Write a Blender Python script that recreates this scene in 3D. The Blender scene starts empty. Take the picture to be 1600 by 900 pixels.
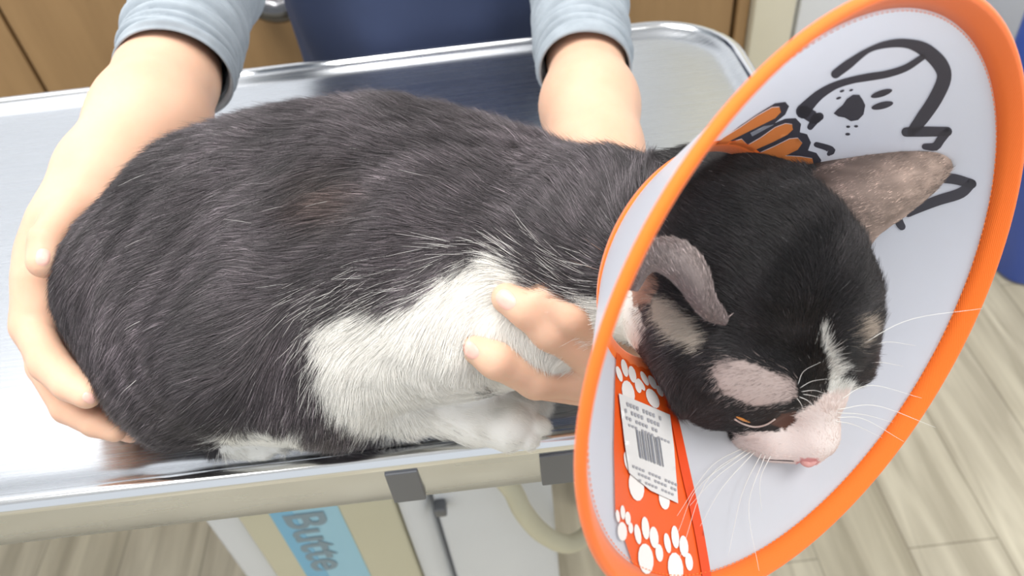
import bpy, bmesh, math, random
import numpy as np
from mathutils import Vector, Matrix, noise
from mathutils.bvhtree import BVHTree
from mathutils.geometry import delaunay_2d_cdt

random.seed(4)
rng = np.random.default_rng(7)
scene = bpy.context.scene
COL = scene.collection

# ------------------------------------------------------------------ camera
TOP = 0.85                      # height of the steel table top
FPX = 1200.0                    # focal length in pixels of the 1600 px frame
TH = math.radians(44.6)         # downward pitch
RO = math.radians(6.7)          # roll of the hand-held phone
CAM = np.array([0.0, 0.0, TOP + 0.40])
F = np.array([0, math.cos(TH), -math.sin(TH)])
R0 = np.array([1.0, 0, 0]); U0 = np.array([0, math.sin(TH), math.cos(TH)])
R = math.cos(RO) * R0 - math.sin(RO) * U0
U = math.sin(RO) * R0 + math.cos(RO) * U0
cd = bpy.data.cameras.new('camera'); cam = bpy.data.objects.new('camera', cd); COL.objects.link(cam)
cd.sensor_width = 36; cd.lens = 36 * FPX / 1600; cd.clip_start = 0.02
cam.matrix_world = Matrix(((R[0], U[0], -F[0], CAM[0]), (R[1], U[1], -F[1], CAM[1]), (R[2], U[2], -F[2], CAM[2]), (0, 0, 0, 1)))
cd.dof.use_dof = True; cd.dof.focus_distance = 0.40; cd.dof.aperture_fstop = 9.0
scene.camera = cam

# ------------------------------------------------------------------ light and exposure
scene.view_settings.view_transform = 'Standard'
scene.view_settings.look = 'None'
scene.view_settings.exposure = 0.25
scene.view_settings.gamma = 1.0
scene.view_settings.use_curve_mapping = False
w = bpy.data.worlds.new('world'); scene.world = w; w.use_nodes = True
w.node_tree.nodes['Background'].inputs[0].default_value = (0.90, 0.95, 1.0, 1)
w.node_tree.nodes['Background'].inputs[1].default_value = 0.75
def area(name, loc, size, power, col=(1, 0.98, 0.95), target=(0, 0.4, 0.9)):
    l = bpy.data.lights.new(name, 'AREA'); l.shape = 'RECTANGLE'; l.size, l.size_y = size; l.energy = power; l.color = col
    o = bpy.data.objects.new(name, l); COL.objects.link(o); o.location = loc
    o.rotation_euler = (Vector(target) - Vector(loc)).to_track_quat('-Z', 'Y').to_euler()
    return o
area('ceiling_panel_light', (-0.55, 0.35, 2.62), (1.2, 0.6), 34, target=(-0.5, 0.3, 0))
area('ceiling_panel_light', (-1.55, 1.45, 2.64), (1.3, 0.9), 8, target=(-1.5, 1.4, 0))
area('ceiling_panel_light', (0.9, -0.3, 2.62), (1.2, 0.6), 26, target=(0.8, -0.2, 0))

# ------------------------------------------------------------------ helpers
def P(x, y, d):
    """point on the photo's ray through (x, y) at camera depth d"""
    return CAM + d * (F + (x - 800) / FPX * R - (y - 450) / FPX * U)
def PX(pts):
    q = np.asarray(pts) - CAM
    z = q @ F
    return 800 + FPX * (q @ R) / z, 450 - FPX * (q @ U) / z
def on_plane(x, y, h):
    r = F + (x - 800) / FPX * R - (y - 450) / FPX * U
    return CAM + r * ((h - CAM[2]) / r[2])
def on_front(x, y, Y):
    r = F + (x - 800) / FPX * R - (y - 450) / FPX * U
    return CAM + r * (Y / r[1])

def obj(name, me, mat=None, parent=None, smooth=True):
    if isinstance(me, bmesh.types.BMesh):
        m = bpy.data.meshes.new(name); me.to_mesh(m); me.free(); me = m
    if mat is not None:
        for mm in (mat if isinstance(mat, (list, tuple)) else [mat]): me.materials.append(mm)
    if smooth: me.polygons.foreach_set('use_smooth', [True] * len(me.polygons))
    o = bpy.data.objects.new(name, me); COL.objects.link(o)
    if parent: o.parent = parent
    return o
def tag(o, label=None, cat=None, group=None, kind=None):
    for k, v in (('label', label), ('category', cat), ('group', group), ('kind', kind)):
        if v: o[k] = v
    return o
def empty(name, loc=(0, 0, 0)):
    o = bpy.data.objects.new(name, None); COL.objects.link(o); o.location = loc; o.empty_display_size = 0.05
    return o
def adopt(child, par):
    child.parent = par; child.matrix_parent_inverse = Matrix.Translation(par.location).inverted()
    return child

def mat(name, col, rough=0.6, metal=0.0, **kw):
    m = bpy.data.materials.new(name); m.use_nodes = True
    b = m.node_tree.nodes['Principled BSDF']
    b.inputs['Base Color'].default_value = (*col, 1); b.inputs['Roughness'].default_value = rough; b.inputs['Metallic'].default_value = metal
    for k, v in kw.items(): b.inputs[k.replace('_', ' ')].default_value = v
    return m
def nz(m, scale, lo, hi, stretch=(1, 1, 1), detail=4, bump=0.0, rough=None, coord='Object'):
    """noise colour variation, optional bump"""
    nt = m.node_tree; N = nt.nodes; L = nt.links; b = N['Principled BSDF']
    tc = N.new('ShaderNodeTexCoord'); mp = N.new('ShaderNodeMapping'); mp.inputs['Scale'].default_value = stretch
    n = N.new('ShaderNodeTexNoise'); n.inputs['Scale'].default_value = scale; n.inputs['Detail'].default_value = detail
    cr = N.new('ShaderNodeValToRGB'); cr.color_ramp.elements[0].color = (*lo, 1); cr.color_ramp.elements[1].color = (*hi, 1)
    cr.color_ramp.elements[0].position = 0.3; cr.color_ramp.elements[1].position = 0.7
    L.new(tc.outputs[coord], mp.inputs[0]); L.new(mp.outputs[0], n.inputs['Vector']); L.new(n.outputs[0], cr.inputs[0]); L.new(cr.outputs[0], b.inputs['Base Color'])
    if bump:
        bp = N.new('ShaderNodeBump'); bp.inputs['Strength'].default_value = bump; bp.inputs['Distance'].default_value = 0.002
        L.new(n.outputs[0], bp.inputs['Height']); L.new(bp.outputs[0], b.inputs['Normal'])
    return m
def attr_mat(name, attr, rough=0.6, sss=0.0, spec=0.5, rad=(0.01, 0.004, 0.002)):
    m = mat(name, (0.5, 0.5, 0.5), rough)
    N = m.node_tree.nodes; b = N['Principled BSDF']; a = N.new('ShaderNodeAttribute'); a.attribute_name = attr
    m.node_tree.links.new(a.outputs['Color'], b.inputs['Base Color'])
    b.inputs['Specular IOR Level'].default_value = spec
    if sss:
        b.inputs['Subsurface Weight'].default_value = sss; b.inputs['Subsurface Radius'].default_value = rad; b.inputs['Subsurface Scale'].default_value = 1.0
    return m

def box_bm(x0, x1, y0, y1, z0, z1, bev=0.0, segs=2, bm=None):
    own = bm is None
    b = bmesh.new()
    vs = [b.verts.new((x, y, z)) for x in (x0, x1) for y in (y0, y1) for z in (z0, z1)]
    for f in ((0, 1, 3, 2), (4, 6, 7, 5), (0, 4, 5, 1), (2, 3, 7, 6), (0, 2, 6, 4), (1, 5, 7, 3)): b.faces.new([vs[i] for i in f])
    if bev: bmesh.ops.bevel(b, geom=b.edges[:], offset=bev, segments=segs, affect='EDGES', profile=0.5)
    bmesh.ops.recalc_face_normals(b, faces=b.faces[:])
    if own: return b
    me = bpy.data.meshes.new('t'); b.to_mesh(me); b.free(); bm.from_mesh(me); bpy.data.meshes.remove(me)
    return bm
def frame_along(pts):
    pts = [np.array(p, float) for p in pts]; n = len(pts); out = []
    ref = None
    for i in range(n):
        t = pts[min(i + 1, n - 1)] - pts[max(i - 1, 0)]; t /= np.linalg.norm(t)
        if ref is None:
            ref = np.cross(t, [0.3, 0.2, 0.93]); ref /= np.linalg.norm(ref)
        a = ref - t * (ref @ t); a /= np.linalg.norm(a); ref = a
        out.append((pts[i], t, a, np.cross(t, a)))
    return out
def catmull(pts, n):
    pts = np.array(pts, float); k = len(pts); t = np.linspace(0, k - 1, n); out = []
    pp = np.vstack([2 * pts[0] - pts[1], pts, 2 * pts[-1] - pts[-2]])
    for u in t:
        i = min(int(u), k - 2); s = u - i; a, b, c, d = pp[i:i + 4]
        out.append(0.5 * (2 * b + (c - a) * s + (2 * a - 5 * b + 4 * c - d) * s * s + (3 * b - a - 3 * c + d) * s ** 3))
    return np.array(out)
def tube_bm(pts, rad, seg=12, cap=True, bm=None, squash=None, wob=None):
    """loft of (elliptical) rings along pts; rad scalar or list"""
    bm = bm or bmesh.new(); fr = frame_along(pts); n = len(fr)
    rad = np.full(n, rad) if np.isscalar(rad) else np.asarray(rad)
    rings = []
    for i, (p, t, a, b) in enumerate(fr):
        ring = []
        for j in range(seg):
            an = 2 * math.pi * j / seg; rr = rad[i]
            if wob: rr = rr + wob(i, an)
            ring.append(bm.verts.new(p + rr * (math.cos(an) * a * (squash or 1) + math.sin(an) * b)))
        rings.append(ring)
    for i in range(n - 1):
        for j in range(seg):
            bm.faces.new((rings[i][j], rings[i][(j + 1) % seg], rings[i + 1][(j + 1) % seg], rings[i + 1][j]))
    if cap:
        bm.faces.new(rings[0][::-1]); bm.faces.new(rings[-1])
    bmesh.ops.recalc_face_normals(bm, faces=bm.faces[:])
    return bm

# ---- implicit surfaces -------------------------------------------------
class Field:
    def __init__(s, lo, hi, res):
        s.res = res; s.lo = np.array(lo, np.float32); s.n = np.ceil((np.array(hi) - lo) / res).astype(int) + 1
        s.f = np.full(s.n, 0.05, np.float32)
    def _sub(s, lo, hi):
        a = np.maximum(np.floor((lo - s.lo) / s.res).astype(int), 0); b = np.minimum(np.ceil((hi - s.lo) / s.res).astype(int) + 1, s.n)
        if (b <= a).any(): return None
        g = [s.lo[i] + s.res * np.arange(a[i], b[i], dtype=np.float32) for i in range(3)]
        return tuple(slice(a[i], b[i]) for i in range(3)), (g[0][:, None, None], g[1][None, :, None], g[2][None, None, :])
    def _mix(s, sl, d, k, op):
        c = s.f[sl]
        if op == 'add':
            h = np.maximum(k - np.abs(c - d), 0) / k; s.f[sl] = np.minimum(c, d) - h * h * k * 0.25
        else:
            d = -d; h = np.maximum(k - np.abs(c - d), 0) / k; s.f[sl] = np.maximum(c, d) + h * h * k * 0.25
    def cap(s, a, b, ra, rb, k=0.01, op='add'):
        a = np.array(a, np.float32); b = np.array(b, np.float32); m = max(ra, rb) + k + 3 * s.res
        q = s._sub(np.minimum(a, b) - m, np.maximum(a, b) + m)
        if q is None: return
        sl, (X, Y, Z) = q; ab = b - a; L = float(ab @ ab) + 1e-12
        t = np.clip(((X - a[0]) * ab[0] + (Y - a[1]) * ab[1] + (Z - a[2]) * ab[2]) / L, 0, 1)
        d = np.sqrt((X - a[0] - t * ab[0]) ** 2 + (Y - a[1] - t * ab[1]) ** 2 + (Z - a[2] - t * ab[2]) ** 2) - (ra + t * (rb - ra))
        s._mix(sl, d.astype(np.float32), k, op)
    def ell(s, c, axes, rad, k=0.01, op='add'):
        c = np.array(c, np.float32); A = np.array(axes, np.float32); rad = np.array(rad, np.float32); m = rad.max() + k + 3 * s.res
        q = s._sub(c - m, c + m)
        if q is None: return
        sl, (X, Y, Z) = q; x, y, z = X - c[0], Y - c[1], Z - c[2]
        u = [A[i][0] * x + A[i][1] * y + A[i][2] * z for i in range(3)]
        k0 = np.sqrt(sum((u[i] / rad[i]) ** 2 for i in range(3))); k1 = np.sqrt(sum((u[i] / rad[i] ** 2) ** 2 for i in range(3))) + 1e-9
        s._mix(sl, (k0 * (k0 - 1) / k1).astype(np.float32), k, op)
    def floor(s, z, k=0.004):
        Z = s.lo[2] + s.res * np.arange(s.n[2], dtype=np.float32); d = (z - Z)[None, None, :]
        h = np.maximum(k - np.abs(s.f - d), 0) / k; s.f = np.maximum(s.f, d) + h * h * k * 0.25
    def mesh(s):
        f = s.f; nx, ny, nz_ = f.shape; ins = f < 0
        cnt = np.zeros((nx - 1, ny - 1, nz_ - 1), np.uint8)
        for i in (0, 1):
            for j in (0, 1):
                for k in (0, 1): cnt += ins[i:nx - 1 + i, j:ny - 1 + j, k:nz_ - 1 + k]
        act = (cnt > 0) & (cnt < 8); idx = np.argwhere(act); ids = np.full(act.shape, -1, np.int32); ids[act] = np.arange(len(idx))
        acc = np.zeros((len(idx), 3)); num = np.zeros(len(idx))
        C = [(i, j, k) for i in (0, 1) for j in (0, 1) for k in (0, 1)]
        cv = {c: f[idx[:, 0] + c[0], idx[:, 1] + c[1], idx[:, 2] + c[2]] for c in C}
        for a in C:
            for ax in range(3):
                if a[ax] == 0:
                    b = list(a); b[ax] = 1; b = tuple(b); fa, fb = cv[a], cv[b]; m = (fa < 0) != (fb < 0)
                    t = np.where(m, fa / np.where(m, fa - fb, 1), 0); p = np.tile(np.array(a, float), (len(idx), 1)); p[:, ax] += t
                    acc[m] += p[m]; num[m] += 1
        V = s.lo + s.res * (idx + acc / num[:, None])
        Q = []
        for ax in range(3):
            o1, o2 = [(1, 2), (2, 0), (0, 1)][ax]
            A = ins; sl1 = [slice(None)] * 3; sl2 = [slice(None)] * 3; sl1[ax] = slice(0, -1); sl2[ax] = slice(1, None)
            for o in (o1, o2): sl1[o] = slice(1, -1); sl2[o] = slice(1, -1)
            a, b = A[tuple(sl1)], A[tuple(sl2)]
            for m, flip in ((a & ~b, 0), (~a & b, 1)):
                e = np.argwhere(m)
                if not len(e): continue
                e[:, o1] += 1; e[:, o2] += 1
                def g(d1, d2):
                    q = e.copy(); q[:, o1] -= d1; q[:, o2] -= d2; return ids[q[:, 0], q[:, 1], q[:, 2]]
                q = np.stack([g(1, 1), g(0, 1), g(0, 0), g(1, 0)], 1)
                Q.append(q[:, ::-1] if flip else q)
        return V, np.vstack(Q)
def np_mesh(name, V, Q):
    me = bpy.data.meshes.new(name); n = len(Q); k = Q.shape[1]
    me.vertices.add(len(V)); me.vertices.foreach_set('co', np.asarray(V, np.float32).ravel())
    me.loops.add(n * k); me.loops.foreach_set('vertex_index', Q.astype(np.int32).ravel())
    me.polygons.add(n); me.polygons.foreach_set('loop_start', np.arange(0, n * k, k, dtype=np.int32))
    me.update(calc_edges=True); me.validate()
    return me
def laplace(V, Q, it=1, lam=0.5):
    e = np.vstack([Q[:, [i, (i + 1) % Q.shape[1]]] for i in range(Q.shape[1])]); e = np.vstack([e, e[:, ::-1]])
    n = np.bincount(e[:, 0], minlength=len(V))[:, None] + 1e-9
    for _ in range(it):
        s = np.stack([np.bincount(e[:, 0], V[e[:, 1], a], minlength=len(V)) for a in range(3)], 1)
        V = V + lam * (s / n - V)
    return V
def vnormals(V, Q):
    a = V[Q[:, 2]] - V[Q[:, 0]]; b = V[Q[:, -1]] - V[Q[:, 1]]; n = np.cross(a, b); N = np.zeros_like(V)
    for i in range(Q.shape[1]):
        for c in range(3): N[:, c] += np.bincount(Q[:, i], n[:, c], minlength=len(V))
    return N / (np.linalg.norm(N, axis=1)[:, None] + 1e-12)
def bvh_of(V, Q): return BVHTree.FromPolygons([Vector(v) for v in V], [tuple(int(i) for i in q) for q in Q])
def hit(bvh, x, y):
    d = F + (x - 800) / FPX * R - (y - 450) / FPX * U
    loc, nor, i, dist = bvh.ray_cast(Vector(CAM), Vector(d).normalized())
    if loc is None: return None, None, None
    loc = np.array(loc); nor = np.array(nor)
    if nor @ d > 0: nor = -nor
    return loc, nor, float((loc - CAM) @ F)
def inpoly(x, y, poly):
    x = np.asarray(x); y = np.asarray(y); r = np.zeros(x.shape, bool); n = len(poly)
    for i in range(n):
        x1, y1 = poly[i]; x2, y2 = poly[(i + 1) % n]
        if y1 == y2: continue
        r ^= ((y1 > y) != (y2 > y)) & (x < (x2 - x1) * (y - y1) / (y2 - y1) + x1)
    return r

# ------------------------------------------------------------------ materials
M_STEEL = mat('brushed_steel', (0.62, 0.64, 0.67), 0.22, 1.0)
def steel_nodes(m):
    nt = m.node_tree; N = nt.nodes; L = nt.links; b = N['Principled BSDF']
    tc = N.new('ShaderNodeTexCoord'); mp = N.new('ShaderNodeMapping'); mp.inputs['Scale'].default_value = (2, 260, 20)
    n = N.new('ShaderNodeTexNoise'); n.inputs['Scale'].default_value = 3; n.inputs['Detail'].default_value = 6
    r = N.new('ShaderNodeMapRange'); r.inputs['To Min'].default_value = 0.17; r.inputs['To Max'].default_value = 0.36
    bp = N.new('ShaderNodeBump'); bp.inputs['Strength'].default_value = 0.05; bp.inputs['Distance'].default_value = 0.001
    n2 = N.new('ShaderNodeTexNoise'); n2.inputs['Scale'].default_value = 5; n2.inputs['Detail'].default_value = 3
    bp2 = N.new('ShaderNodeBump'); bp2.inputs['Strength'].default_value = 0.25; bp2.inputs['Distance'].default_value = 0.004
    L.new(tc.outputs['Object'], mp.inputs[0]); L.new(mp.outputs[0], n.inputs['Vector']); L.new(n.outputs[0], r.inputs[0]); L.new(r.outputs[0], b.inputs['Roughness'])
    L.new(tc.outputs['Object'], n2.inputs['Vector']); L.new(n2.outputs[0], bp2.inputs['Height'])
    L.new(n.outputs[0], bp.inputs['Height']); L.new(bp2.outputs[0], bp.inputs['Normal']); L.new(bp.outputs[0], b.inputs['Normal'])
steel_nodes(M_STEEL)
M_REFL_LATCH = mat('dark_reflection_latch', (0.16, 0.165, 0.18), 0.4, 0.4)  # dark grey of the painted apron reflections, also used for the latch
M_EDGE = mat('polished_steel_edge', (0.8, 0.81, 0.83), 0.16, 1.0)
M_CAB = nz(mat('cabinet_laminate', (0.4, 0.25, 0.12), 0.5), 3, (0.31, 0.185, 0.08), (0.37, 0.225, 0.10), (12, 12, 1.2))
M_SEAM = mat('cabinet_gap', (0.10, 0.055, 0.03), 0.7)
M_WALL = nz(mat('wall_paint', (0.8, 0.8, 0.8), 0.8), 2, (0.76, 0.78, 0.82), (0.80, 0.82, 0.85))
M_CREAM = nz(mat('cream_laminate', (0.72, 0.66, 0.5), 0.5), 5, (0.70, 0.65, 0.50), (0.74, 0.69, 0.54))
M_WHITE = nz(mat('white_plastic', (0.8, 0.8, 0.8), 0.45), 4, (0.70, 0.71, 0.72), (0.76, 0.77, 0.78))
M_BEIGE = nz(mat('beige_board', (0.7, 0.65, 0.48), 0.6), 4, (0.62, 0.58, 0.42), (0.66, 0.62, 0.46))
M_BLUEBIN = nz(mat('blue_plastic', (0.05, 0.12, 0.5), 0.4), 3, (0.04, 0.09, 0.42), (0.05, 0.12, 0.50))
M_LABELBLUE = mat('label_blue', (0.22, 0.50, 0.70), 0.5)
M_LABELBLUE2 = mat('label_pale_blue', (0.36, 0.62, 0.75), 0.5)
M_INK = mat('label_ink_grey', (0.25, 0.33, 0.38), 0.6)
M_CHROME = mat('dark_chrome', (0.16, 0.16, 0.17), 0.22, 1.0)

# ------------------------------------------------------------------ room
def floor_mat():
    m = mat('vinyl_planks', (0.5, 0.45, 0.36), 0.45); nt = m.node_tree; N = nt.nodes; L = nt.links; b = N['Principled BSDF']
    tc = N.new('ShaderNodeTexCoord'); mp = N.new('ShaderNodeMapping'); mp.inputs['Rotation'].default_value[2] = math.radians(90)
    br = N.new('ShaderNodeTexBrick'); br.inputs['Scale'].default_value = 1.0; br.inputs['Brick Width'].default_value = 1.1; br.inputs['Row Height'].default_value = 0.15
    br.inputs['Mortar Size'].default_value = 0.0015; br.inputs['Color1'].default_value = (0.52, 0.47, 0.35, 1); br.inputs['Color2'].default_value = (0.60, 0.55, 0.43, 1); br.inputs['Mortar'].default_value = (0.36, 0.32, 0.24, 1)
    mp2 = N.new('ShaderNodeMapping'); mp2.inputs['Scale'].default_value = (14, 1.3, 1)
    n = N.new('ShaderNodeTexNoise'); n.inputs['Scale'].default_value = 2.2; n.inputs['Detail'].default_value = 6; n.inputs['Distortion'].default_value = 0.6
    cr = N.new('ShaderNodeValToRGB'); cr.color_ramp.elements[0].position = 0.35; cr.color_ramp.elements[1].position = 0.7
    cr.color_ramp.elements[0].color = (0.72, 0.70, 0.66, 1); cr.color_ramp.elements[1].color = (1.15, 1.15, 1.13, 1)
    mx = N.new('ShaderNodeMix'); mx.data_type = 'RGBA'; mx.blend_type = 'MULTIPLY'; mx.inputs[0].default_value = 1
    L.new(tc.outputs['Object'], mp.inputs[0]); L.new(mp.outputs[0], br.inputs['Vector']); L.new(tc.outputs['Object'], mp2.inputs[0]); L.new(mp2.outputs[0], n.inputs['Vector'])
    L.new(n.outputs[0], cr.inputs[0]); L.new(br.outputs['Color'], mx.inputs[6]); L.new(cr.outputs[0], mx.inputs[7]); L.new(mx.outputs[2], b.inputs['Base Color'])
    return m
tag(obj('floor', box_bm(-2.2, 2.4, -1.6, 1.9, -0.05, 0.0), floor_mat(), smooth=False), kind='structure')
tag(obj('wall_back', box_bm(-2.2, 2.4, 1.9, 2.0, 0.0, 2.7), M_WALL, smooth=False), kind='structure')
tag(obj('wall_right', box_bm(2.4, 2.5, -1.6, 1.9, 0.0, 2.7), M_WALL, smooth=False), kind='structure')
tag(obj('wall_left', box_bm(-2.3, -2.2, -1.6, 1.9, 0.0, 2.7), M_WALL, smooth=False), kind='structure')
M_CEIL = mat('ceiling_tiles', (0.85, 0.86, 0.88), 0.9)
tag(obj('ceiling', box_bm(-2.2, 2.4, -1.6, 1.9, 2.7, 2.75), M_CEIL, smooth=False), kind='structure')

# base cabinets behind the person: units split at the seams seen in the photo
CY = 1.32
xs = on_front(40, 88, CY)[0]
xr = on_front(1150, 0, CY)[0]
edges = [xs - 1.1, xs - 0.55, xs, xs + 0.62, xs + 1.24, xr - 0.004]
edges = [xs - 0.55, xs, xs + 0.70, xr]
labs = ['brown wood-grain base cabinet at far left behind the table, left of the dark seam',
        'brown wood-grain base cabinet behind the person\'s bare left forearm, with the dark chrome pull',
        'brown wood-grain base cabinet behind the navy top and right sleeve, ending at the cream panel']
for i in range(3):
    x0, x1 = edges[i], edges[i + 1]
    t = empty('base_cabinet', ((x0 + x1) / 2, CY + 0.25, 0)); tag(t, labs[i], 'cabinet', 'brown base cabinets')
    adopt(obj('cabinet_body', box_bm(x0 + 0.001, x1 - 0.001, CY + 0.018, CY + 0.55, 0.0, 0.86), M_SEAM, smooth=False), t)
    adopt(obj('door', box_bm(x0 + 0.004, x1 - 0.004, CY, CY + 0.017, 0.08, 0.855, 0.0015), M_CAB, smooth=False), t)
    if i == 1:
        h0 = on_front(402, 2, CY - 0.05); h1 = on_front(462, -2, CY - 0.05)
        pts = catmull([h0 + [0, 0.05, 0.02], h0 + [0, 0.0, 0.0], (h0 + h1) / 2 + [0, -0.008, -0.012], h1 + [0, 0, 0.0], h1 + [0, 0.05, 0.02]], 16)
        adopt(tag(obj('handle', tube_bm(pts, 0.023, 14), M_CHROME), 'dark chrome bar handle'), t)
# countertop over them
tag(obj('countertop', box_bm(edges[0], edges[-1], CY - 0.02, CY + 0.57, 0.862, 0.90, 0.004), M_WHITE), 'white countertop running over the brown base cabinets', 'countertop')
# cream side panel and pale fridge-like cabinet at right
x2 = on_front(1178, 0, CY - 0.02)[0]; x3 = on_front(1243, 0, CY - 0.02)[0]; x4 = on_front(1292, 0, CY)[0]
tag(obj('end_strip', box_bm(xr + 0.002, x2 - 0.002, CY - 0.01, CY + 0.55, 0, 0.86, 0.002), M_CAB, smooth=False), 'narrow brown end panel beside the cream upright panel', 'panel')
tag(obj('upright_panel', box_bm(x2, x3, CY - 0.03, CY + 0.5, 0, 1.9, 0.004), M_CREAM), 'tall cream upright panel right of the brown cabinets', 'panel')
t = empty('storage_cabinet', ((x3 + x4) / 2, CY + 0.2, 0)); tag(t, 'pale blue-white storage cabinet seen between cream panel and cone rim', 'cabinet')
adopt(obj('cabinet_body', box_bm(x3 + 0.004, x3 + 0.20, CY + 0.0, CY + 0.5, 0, 1.8, 0.006), M_WALL), t)
adopt(obj('door', box_bm(x3 + 0.012, x3 + 0.19, CY - 0.016, CY - 0.001, 0.02, 1.79, 0.003), M_WHITE), t)

# blue bin on the floor at right
b0 = on_plane(1582, 452, 0.0)
t = empty('waste_bin', (b0[0] + 0.20, b0[1] + 0.14, 0)); tag(t, 'tall blue plastic bin standing on the plank floor at the right edge', 'bin')
bm = bmesh.new(); rings = []
for z, s in ((0, 0.86), (0.01, 0.9), (0.35, 0.96), (0.70, 1.0), (0.70, 0.96), (0.36, 0.92), (0.03, 0.86)):
    ring = []
    for k in range(40):
        a = 2 * math.pi * k / 40; c, s_ = math.cos(a), math.sin(a); e = 0.35
        ring.append(bm.verts.new((0.235 * s * math.copysign(abs(c) ** e, c), 0.165 * s * math.copysign(abs(s_) ** e, s_), z)))
    rings.append(ring)
for i in range(len(rings) - 1):
    for k in range(40): bm.faces.new((rings[i][k], rings[i][(k + 1) % 40], rings[i + 1][(k + 1) % 40], rings[i + 1][k]))
bm.faces.new(rings[0][::-1]); bm.faces.new(rings[-1]); bmesh.ops.recalc_face_normals(bm, faces=bm.faces[:])
obj('bin_body', bm, M_BLUEBIN, t)
bm = bmesh.new(); pts = []
for k in range(41):
    a = 2 * math.pi * k / 40; c, s_ = math.cos(a), math.sin(a); pts.append((0.238 * math.copysign(abs(c) ** .35, c), 0.168 * math.copysign(abs(s_) ** .35, s_), 0.70))
obj('bin_rim', tube_bm(pts, 0.009, 8, cap=False), M_BLUEBIN, t)

# ------------------------------------------------------------------ exam table
TX0, TX1, TY0, TY1 = -1.22, 0.262, 0.268, 0.792
table = empty('exam_table', ((TX0 + TX1) / 2, (TY0 + TY1) / 2, 0)); tag(table, 'long brushed stainless steel exam table with rounded corner under the cat', 'table')
def rrect(x0, x1, y0, y1, r, n=10, rs=None):
    pts = []
    for i, (cx, cy, a0) in enumerate(((x1 - r, y1 - r, 0), (x0 + r, y1 - r, 90), (x0 + r, y0 + r, 180), (x1 - r, y0 + r, 270))):
        for k in range(n + 1):
            a = math.radians(a0 + 90 * k / n); pts.append((cx + r * math.cos(a), cy + r * math.sin(a)))
    return pts
def loft_rect(levels, name, m, closed_bottom=False, close_last=True):
    bm = bmesh.new(); rr = []
    for (ins, z) in levels:
        rr.append([bm.verts.new((x, y, z)) for x, y in rrect(TX0 + ins, TX1 - ins, TY0 + ins, TY1 - ins, 0.085 - ins)])
    n = len(rr[0])
    for i in range(len(rr) - 1):
        for k in range(n): bm.faces.new((rr[i][k], rr[i][(k + 1) % n], rr[i + 1][(k + 1) % n], rr[i + 1][k]))
    if close_last: bm.faces.new(rr[-1])
    if closed_bottom: bm.faces.new(rr[0][::-1])
    bmesh.ops.recalc_face_normals(bm, faces=bm.faces[:])
    return adopt(obj(name, bm, m), table)
top = loft_rect([(0.006, TOP - 0.004)] + [(0.006 + 0.020 * k / 8, TOP + 0.0035 * math.cos(math.pi * k / 8) - 0.0035) for k in range(0, 9)] + [(0.030, TOP - 0.0075), (0.05, TOP - 0.008)], 'tabletop', M_STEEL)
# rolled rim
rimpts = rrect(TX0, TX1, TY0, TY1, 0.085)
bm = bmesh.new(); prof = [(0.010, -0.002), (0.007, 0.002), (0.003, 0.0035), (-0.001, 0.002), (-0.003, -0.002), (-0.003, -0.006)]
rr = []
for ins, dz in prof: rr.append([bm.verts.new((x, y, TOP + dz)) for x, y in rrect(TX0 + ins, TX1 - ins, TY0 + ins, TY1 - ins, 0.085 - ins)])
for i in range(len(rr) - 1):
    for k in range(len(rr[0])): bm.faces.new((rr[i][k], rr[i][(k + 1) % len(rr[0])], rr[i + 1][(k + 1) % len(rr[0])], rr[i + 1][k]))
bmesh.ops.recalc_face_normals(bm, faces=bm.faces[:])
adopt(tag(obj('rolled_rim', bm, M_EDGE), 'bright rolled rim'), table)
loft_rect([(-0.003, TOP - 0.006), (-0.002, TOP - 0.041), (0.0, TOP - 0.044), (0.006, TOP - 0.044)], 'apron', M_STEEL, close_last=False)
loft_rect([(0.004, TOP - 0.03), (0.02, TOP - 0.030)], 'underside', M_STEEL)
for xa, xb in ((605, 655), (847, 905)):  # dark reflections in the polished apron, put in as thin grey plates
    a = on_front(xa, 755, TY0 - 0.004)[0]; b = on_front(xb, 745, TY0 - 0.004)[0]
    adopt(tag(obj('apron_reflection', box_bm(a, b, TY0 - 0.0045, TY0 + 0.002, TOP - 0.0425, TOP - 0.0085, 0.0008), M_REFL_LATCH, smooth=False), 'dark rectangular reflection, added as a grey plate on the apron'), table)
for lx in (-1.12, 0.10):
    for ly in (0.36, 0.70):
        bm = box_bm(lx - 0.018, lx + 0.018, ly - 0.018, ly + 0.018, 0.0, TOP - 0.03, 0.004)
        adopt(obj('leg', bm, M_EDGE), table)

# ------------------------------------------------------------------ things under the table
def text_obj(name, body, size, loc, rot, m, parent, bold=0.0):
    cu = bpy.data.curves.new(name, 'FONT'); cu.body = body; cu.size = size; cu.extrude = 0.0003; cu.offset = 0.0012
    o = bpy.data.objects.new(name, cu); COL.objects.link(o)
    dg = bpy.context.evaluated_depsgraph_get(); me = bpy.data.meshes.new_from_object(o.evaluated_get(dg))
    bpy.data.objects.remove(o); bpy.data.curves.remove(cu)
    o = obj(name, me, m, smooth=False); o.location = loc; o.rotation_euler = rot
    bpy.context.view_layer.update()
    mw = o.matrix_world.copy(); me.transform(mw); o.matrix_world = Matrix.Identity(4)
    return adopt(o, parent)
YC = 0.44
def fx(x, y, Y=YC): return on_front(x, y, Y)
xa = fx(398, 850)[0]; xb = fx(640, 850)[0]; s0 = fx(452, 850)[0]; s1 = fx(556, 850)[0]
t = empty('carton', ((xa + xb) / 2, YC + 0.09, 0)); tag(t, 'cream carton under the table with a light blue vertical band of grey lettering', 'box')
adopt(obj('carton_body', box_bm(xa, xb, YC, YC + 0.2, 0, 0.66, 0.003), M_BEIGE), t)
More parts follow.
